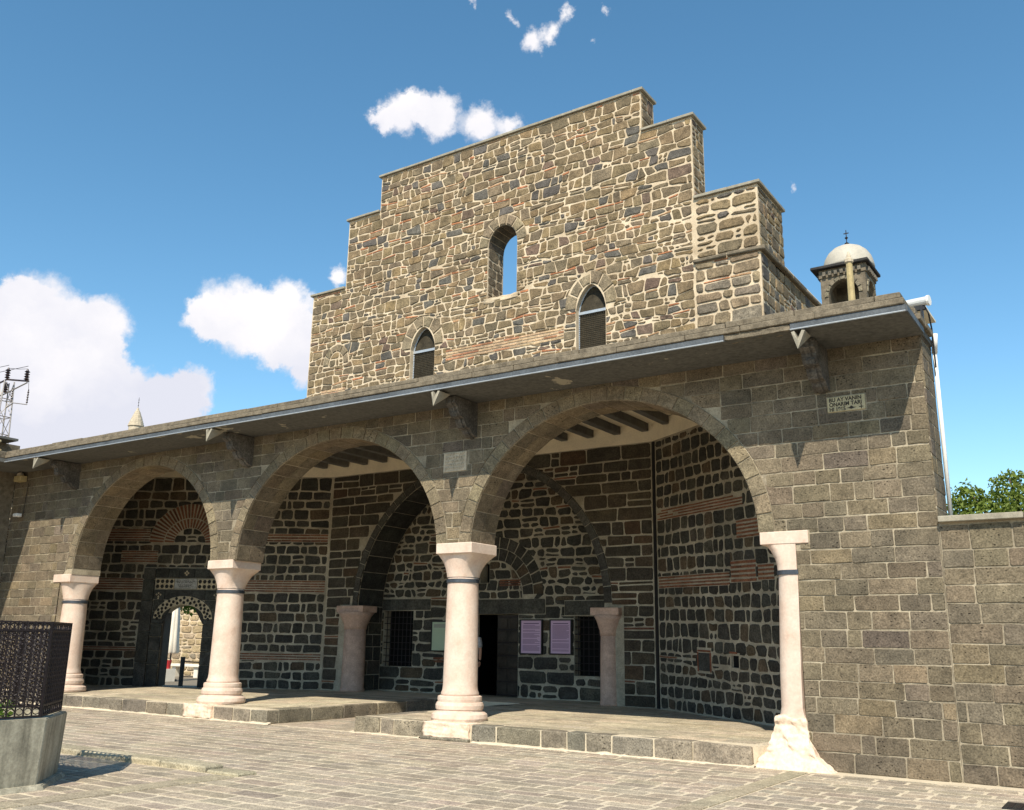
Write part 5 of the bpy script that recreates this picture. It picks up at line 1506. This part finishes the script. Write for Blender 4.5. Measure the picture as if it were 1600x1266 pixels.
# =================================================================== SMALL FIXTURES
dpipe = MB(); dpipe.tube([(X_R+.055, 14.10, 5.75), (X_R+.055, 14.10, 3.30)], .029, 10); dpipe.tube([(X_R+.055, 14.10, 5.74), (X_R+.10, 13.98, 6.0)], .04, 8)
tag(dpipe.obj('downpipe', M['white_paint'], smooth=True), 'white downpipe on the end wall beside the boundary wall', 'pipe')
fl = thing('floodlight', 'pale cylindrical floodlight on a bracket at the right eave corner', 'floodlight', (-2.2, 13.75, 6.1))
mb = MB(); mb.tube([(-2.42, 13.8, 6.44), (-2.12, 13.74, 6.43)], .065, 16); mb.obj('housing', M['grey_plastic'], fl, smooth=False)
mb = MB(); mb.tube([(-2.12, 13.74, 6.43), (-2.085, 13.735, 6.43)], .076, 16); mb.obj('lens_rim', M['white_paint'], fl)
mb = MB(); mb.box(-2.22, -2.19, 13.72, 13.80, 6.10, 6.37); mb.box(-2.30, -2.16, 13.73, 13.79, 6.31, 6.37); mb.tube([(-2.18, 13.74, 6.4), (-2.12, 13.76, 6.25), (-2.12, 13.9, 6.05), (-2.13, 14.0, 5.5)], .012, 5); mb.obj('bracket', M['black'], fl)
wl = thing('wall_lamp', 'ochre box lamp under the eave in the left corner', 'lamp', (-24.7, 13.3, 5.6))
mb = MB(); mb.bbox(-24.93, -24.60, 13.20, 13.39, 5.56, 5.72, .015); mb.obj('housing', M['ochre'], wl)
mb = MB(); mb.lathe((-24.77, 13.28, 5.72), [(.09, 0), (.08, .06), (.03, .1)], 12); mb.obj('cap', M['carved'], wl)
sc = thing('security_camera', 'small white security camera below the lamp in the left corner', 'camera', (-24.5, 13.3, 4.6))
mb = MB(); mb.bbox(-24.62, -24.44, 13.15, 13.30, 4.60, 4.69, .012); mb.obj('body', M['white_paint'], sc)
mb = MB(); mb.tube([(-24.62, 13.28, 4.64), (-24.78, 13.39, 4.64)], .014, 6); mb.tube([(-24.5, 13.36, 4.69), (-24.48, 13.37, 5.5)], .008, 5); mb.obj('bracket', M['black'], sc)
rl_ = thing('roof_lamp', 'ochre stone lantern block on the wing roof edge at far left', 'lantern', (-24.0, 12.0, 6.1))
mb = MB(); mb.bbox(-24.25, -23.82, 11.9, 12.2, 6.10, 6.16, .01); mb.bbox(-24.2, -23.88, 11.94, 12.16, 6.16, 6.34, .01); mb.obj('block', M['ochre'], rl_)
mb = MB(); mb.bbox(-24.25, -23.84, 11.9, 12.18, 6.341, 6.40, .015); mb.obj('cap', M['plaque'], rl_)
# iron drain cover at the lower right
dcv = thing('drain_cover', 'dark square iron drain cover in the paving at the lower right corner', 'drain cover', (-1.2, 11.9, 0))
mb = MB(); mb.box(-1.55, -1.0, 11.55, 12.03, .004, .016); mb.obj('plate', M['black'], dcv)
mb = MB()
for i in range(6): mb.box(-1.5+i*.085, -1.46+i*.085, 11.6, 11.98, .016, .021)
mb.obj('rib', M['iron'], dcv)

# =================================================================== VIEW THROUGH THE SMALL DOORWAY
yard = thing('back_courtyard_wall', 'sunlit warm rubble wall seen through the small carved doorway', 'wall', (-36, 27, 0))
DIRV = (Vector((-34, 26, 0))-Vector((0, 0, 0))).normalized()
YC = Vector((-35.2, 26.9, 0)); Uy = Vector((.83, .555, 0)).normalized(); Ny = Vector((.555, -.83, 0)).normalized()
FY = plane_frame(YC, Uy, Ny)
mb = MB(); mb.fbox(FY, -3, 3, 0, 4.6, -.4, -.015); mb.obj('wall', M['mortar_cream'], yard)
ry = random.Random(12); st = Stones()
qa, _ = rubble(ry, -2.9, 2.9, 0, 4.5, (.2, .32), (.25, .5), .02, .25, .04)
lay(st, 'stone', qa, FY, ry, [], P_WARM, .05, .05, .014, .02, .02)
st.build(yard, M['warm_stone'], 260)
ps = thing('closed_parasol', 'closed white parasol standing beyond the small doorway', 'parasol', (-31.0, 23.3, 0))
mb = MB(); r = random.Random(1)
V = []; F = []; nn = 24
for i, (rad, z) in enumerate(((.05, 2.95), (.12, 2.8), (.17, 2.2), (.2, 1.5), (.24, 1.05), (.2, 1.0))):
    for k in range(nn):
        t = 2*PI*k/nn; rr = rad*(1+.25*math.cos(k*PI/1.5)*(0 if i == 0 else 1)); V.append((-31.0+rr*math.cos(t), 23.3+rr*math.sin(t), z))
for i in range(5):
    for k in range(nn): F.append((i*nn+k, i*nn+nn+k, i*nn+nn+(k+1) % nn, i*nn+(k+1) % nn))
mb.add(V, F); mb.obj('canopy', M['canvas'], ps, smooth=True)
mb = MB(); mb.tube([(-31.0, 23.3, 0), (-31.0, 23.3, 3.05)], .03, 8); mb.lathe((-31, 23.3, 0), [(.3, 0), (.3, .06), (.05, .1)], 16); mb.obj('pole', M['iron'], ps)
gt = thing('barrier_gate', 'black iron posts with rails standing inside the small doorway', 'barrier', (-24.3, 18.6, 0))
def PW(s, dpt): return FLm(-s, 0, -dpt)
for s_, nm in ((4.40, 0), (3.72, 1)):
    q = PW(s_, 1.0); mb = MB(); mb.box(q.x-.045, q.x+.045, q.y-.045, q.y+.045, .0, 1.05 if nm == 0 else 1.18); mb.obj('post', M['black'], gt)
mb = MB()
for z in (.62, .98):
    mb.tube([PW(3.72, 1.0)+Vector((0, 0, z)), PW(3.2, 1.3)+Vector((0, 0, z))], .016, 6)
mb.tube([PW(4.40, 1.0)+Vector((0, 0, .92)), PW(3.95, 1.15)+Vector((0, 0, .90))], .02, 6)
mb.obj('rail', M['black'], gt)
eb = thing('red_bucket', 'small red bucket on the ground behind the barrier post', 'bucket', (-30.6, 23.0, 0))
mb = MB(); mb.lathe((-30.75, 23.0, .45), [(.10, 0), (.15, .3), (.155, .31), (.14, .31), (.09, .02)], 14); mb.obj('pail', M['red'], eb)
mb = MB(); mb.box(-31.0, -30.5, 22.8, 23.2, .0, .45); mb.obj('stand', M['canvas'], eb)
bn = thing('stone_bench', 'pale stone bench at the foot of the sunlit wall beyond the doorway', 'bench', (-33.5, 26.5, 0))
mb = MB(); mb.bbox(-34.6, -32.6, 25.9, 26.4, .42, .52, .01); mb.obj('seat', M['canvas'], bn)
for x_ in (-34.3, -32.9): mb = MB(); mb.box(x_-.12, x_+.12, 26.0, 26.3, 0, .419); mb.obj('leg', M['canvas'], bn)
vn = thing('climbing_vine', 'green vine with leaves hanging over the small doorway', 'vine', (-24.6, 18.5, 0))
mb = MB(); q0 = PW(3.62, 1.6); mb.tube([q0, q0+Vector((.03, 0, .9)), q0+Vector((-.03, .02, 1.8)), q0+Vector((-.25, .05, 2.45)), q0+Vector((-.9, -.3, 2.62))], [.045, .04, .035, .03, .015], 8); mb.obj('stem', M['bark'], vn)
V = []; F = []; r = random.Random(5)
for i in range(420):
    s_ = r.uniform(3.4, 4.8); z = 2.52+.25*r.random()-.35*r.random()**3*(1-abs(s_-4.0)/1.2); p = PW(s_, 1.5+r.uniform(-.3, .3))+Vector((0, 0, z))
    a = Vector((r.gauss(0,.5), r.gauss(0,.5), -1)).normalized(); b = a.cross(Vector((r.gauss(0,1), r.gauss(0,1), 0))).normalized(); k = len(V); w = r.uniform(.08, .15)
    V += [p, p+a*w*.45+b*w*.4, p+a*w, p+a*w*.45-b*w*.4]; F += [(k, k+1, k+2), (k, k+2, k+3)]
mesh('foliage', V, F, M['vine'], vn)

# =================================================================== PERSON behind the middle column
def skin_body(name, vs, es, rad, mat, parent, sub=1, root=0):
    me = bpy.data.meshes.new(name); off = origin(parent)
    me.from_pydata([tuple(Vector(v_)-off) for v_ in vs], es, [])
    o = bpy.data.objects.new(name, me); link(o, parent)
    md = o.modifiers.new('skin', 'SKIN'); md.use_smooth_shade = True
    for i, rr in enumerate(rad):
        sv = me.skin_vertices[0].data[i]; sv.radius = (rr, rr) if not isinstance(rr, tuple) else rr; sv.use_root = (i == root)
    ms = o.modifiers.new('sub', 'SUBSURF'); ms.levels = sub; ms.render_levels = sub
    dg = bpy.context.evaluated_depsgraph_get(); m2 = bpy.data.meshes.new_from_object(o.evaluated_get(dg))
    o.modifiers.clear(); o.data = m2; m2.materials.clear(); m2.materials.append(mat); bpy.data.meshes.remove(me)
    return o
pp = thing('person', 'person in a patterned short sleeved top and dark trousers by the doorway behind the column', 'person', (-14.12, 19.45, .28))
px, pyy, pz = -14.11, 19.45, .28
B = lambda x, y, z: (px+x, pyy+y, pz+z)
vs2 = [B(0,0,.92), B(0,0,1.12), B(0,0,1.32), B(0,0,1.42), B(0,-.01,1.50), B(0,-.02,1.58), B(0,-.02,1.66),
       B(-.17,0,1.38), B(-.21,.0,1.12), B(-.22,-.06,.88), B(.17,0,1.38), B(.21,.0,1.12), B(.235,-.05,.88),
       B(-.09,0,.86), B(-.10,-.01,.48), B(-.10,0,.07), B(-.11,-.14,.03), B(.09,0,.86), B(.10,-.01,.48), B(.10,0,.07), B(.11,-.14,.03)]
es2 = [(0,1),(1,2),(2,3),(3,4),(4,5),(5,6),(2,7),(7,8),(8,9),(2,10),(10,11),(11,12),(0,13),(13,14),(14,15),(15,16),(0,17),(17,18),(18,19),(19,20)]
rd2 = [(.14,.10),(.13,.09),(.15,.10),.07,.055,.085,.075,.055,.042,.030,.055,.042,.030,.085,.058,.042,.035,.085,.058,.042,.035]
body = skin_body('body', vs2, es2, rd2, M['skin'], pp, 2)
def hand(sx, wrist, seed):
    w = Vector(wrist)
    for k in range(4):
        b = w+Vector((sx*.004, -.02+.018*k-.012, -.085)); ln = (.062, .075, .07, .055)[k]
        skin_body('finger', [tuple(w+Vector((0, .006*k-.01, -.03))), tuple(b), tuple(b+Vector((-sx*.008, -.004, -ln*.5))), tuple(b+Vector((-sx*.022, -.006, -ln)))], [(0,1),(1,2),(2,3)], [.016, .0095, .0085, .0075], M['skin'], body, 1)
    skin_body('thumb', [tuple(w+Vector((0, -.015, -.02))), tuple(w+Vector((-sx*.012, -.045, -.055))), tuple(w+Vector((-sx*.02, -.055, -.09)))], [(0,1),(1,2)], [.015, .011, .009], M['skin'], body, 1)
hand(-1, B(-.22,-.06,.88), 1); hand(1, B(.235,-.05,.88), 2)
skin_body('shirt', [B(0,0,.90), B(0,0,1.12), B(0,0,1.33), B(0,0,1.41), B(-.17,0,1.385), B(-.205,.0,1.16), B(.17,0,1.385), B(.205,.0,1.16)], [(0,1),(1,2),(2,3),(2,4),(4,5),(2,6),(6,7)], [(.165,.12),(.15,.11),(.165,.115),.08,.075,.062,.075,.062], M['shirt'], body, 2)
skin_body('trousers', [B(0,0,.93), B(-.09,0,.85), B(-.10,-.01,.48), B(-.10,0,.08), B(.09,0,.85), B(.10,-.01,.48), B(.10,0,.08)], [(0,1),(1,2),(2,3),(0,4),(4,5),(5,6)], [(.155,.115), .10, .075, .062, .10, .075, .062], M['trousers'], body, 2)
mb = MB(); mb.lathe((px, pyy+.015, pz+1.60), [(.085, -.08), (.105, 0), (.10, .07), (.07, .125), (.01, .145)], 18); mb.obj('hair', M['hair'], body, smooth=True)
mb = MB(); mb.lathe((px, pyy-.105, pz+1.575), [(.012, -.02), (.018, -.01), (.006, .03)], 8); mb.obj('nose', M['skin'], body, smooth=True)
mb = MB()
for sx in (-1, 1): mb.lathe((px+sx*.032, pyy-.094, pz+1.60), [(.004, -.008), (.011, 0), (.004, .008)], 8)
mb.obj('eyes', M['hair'], body)
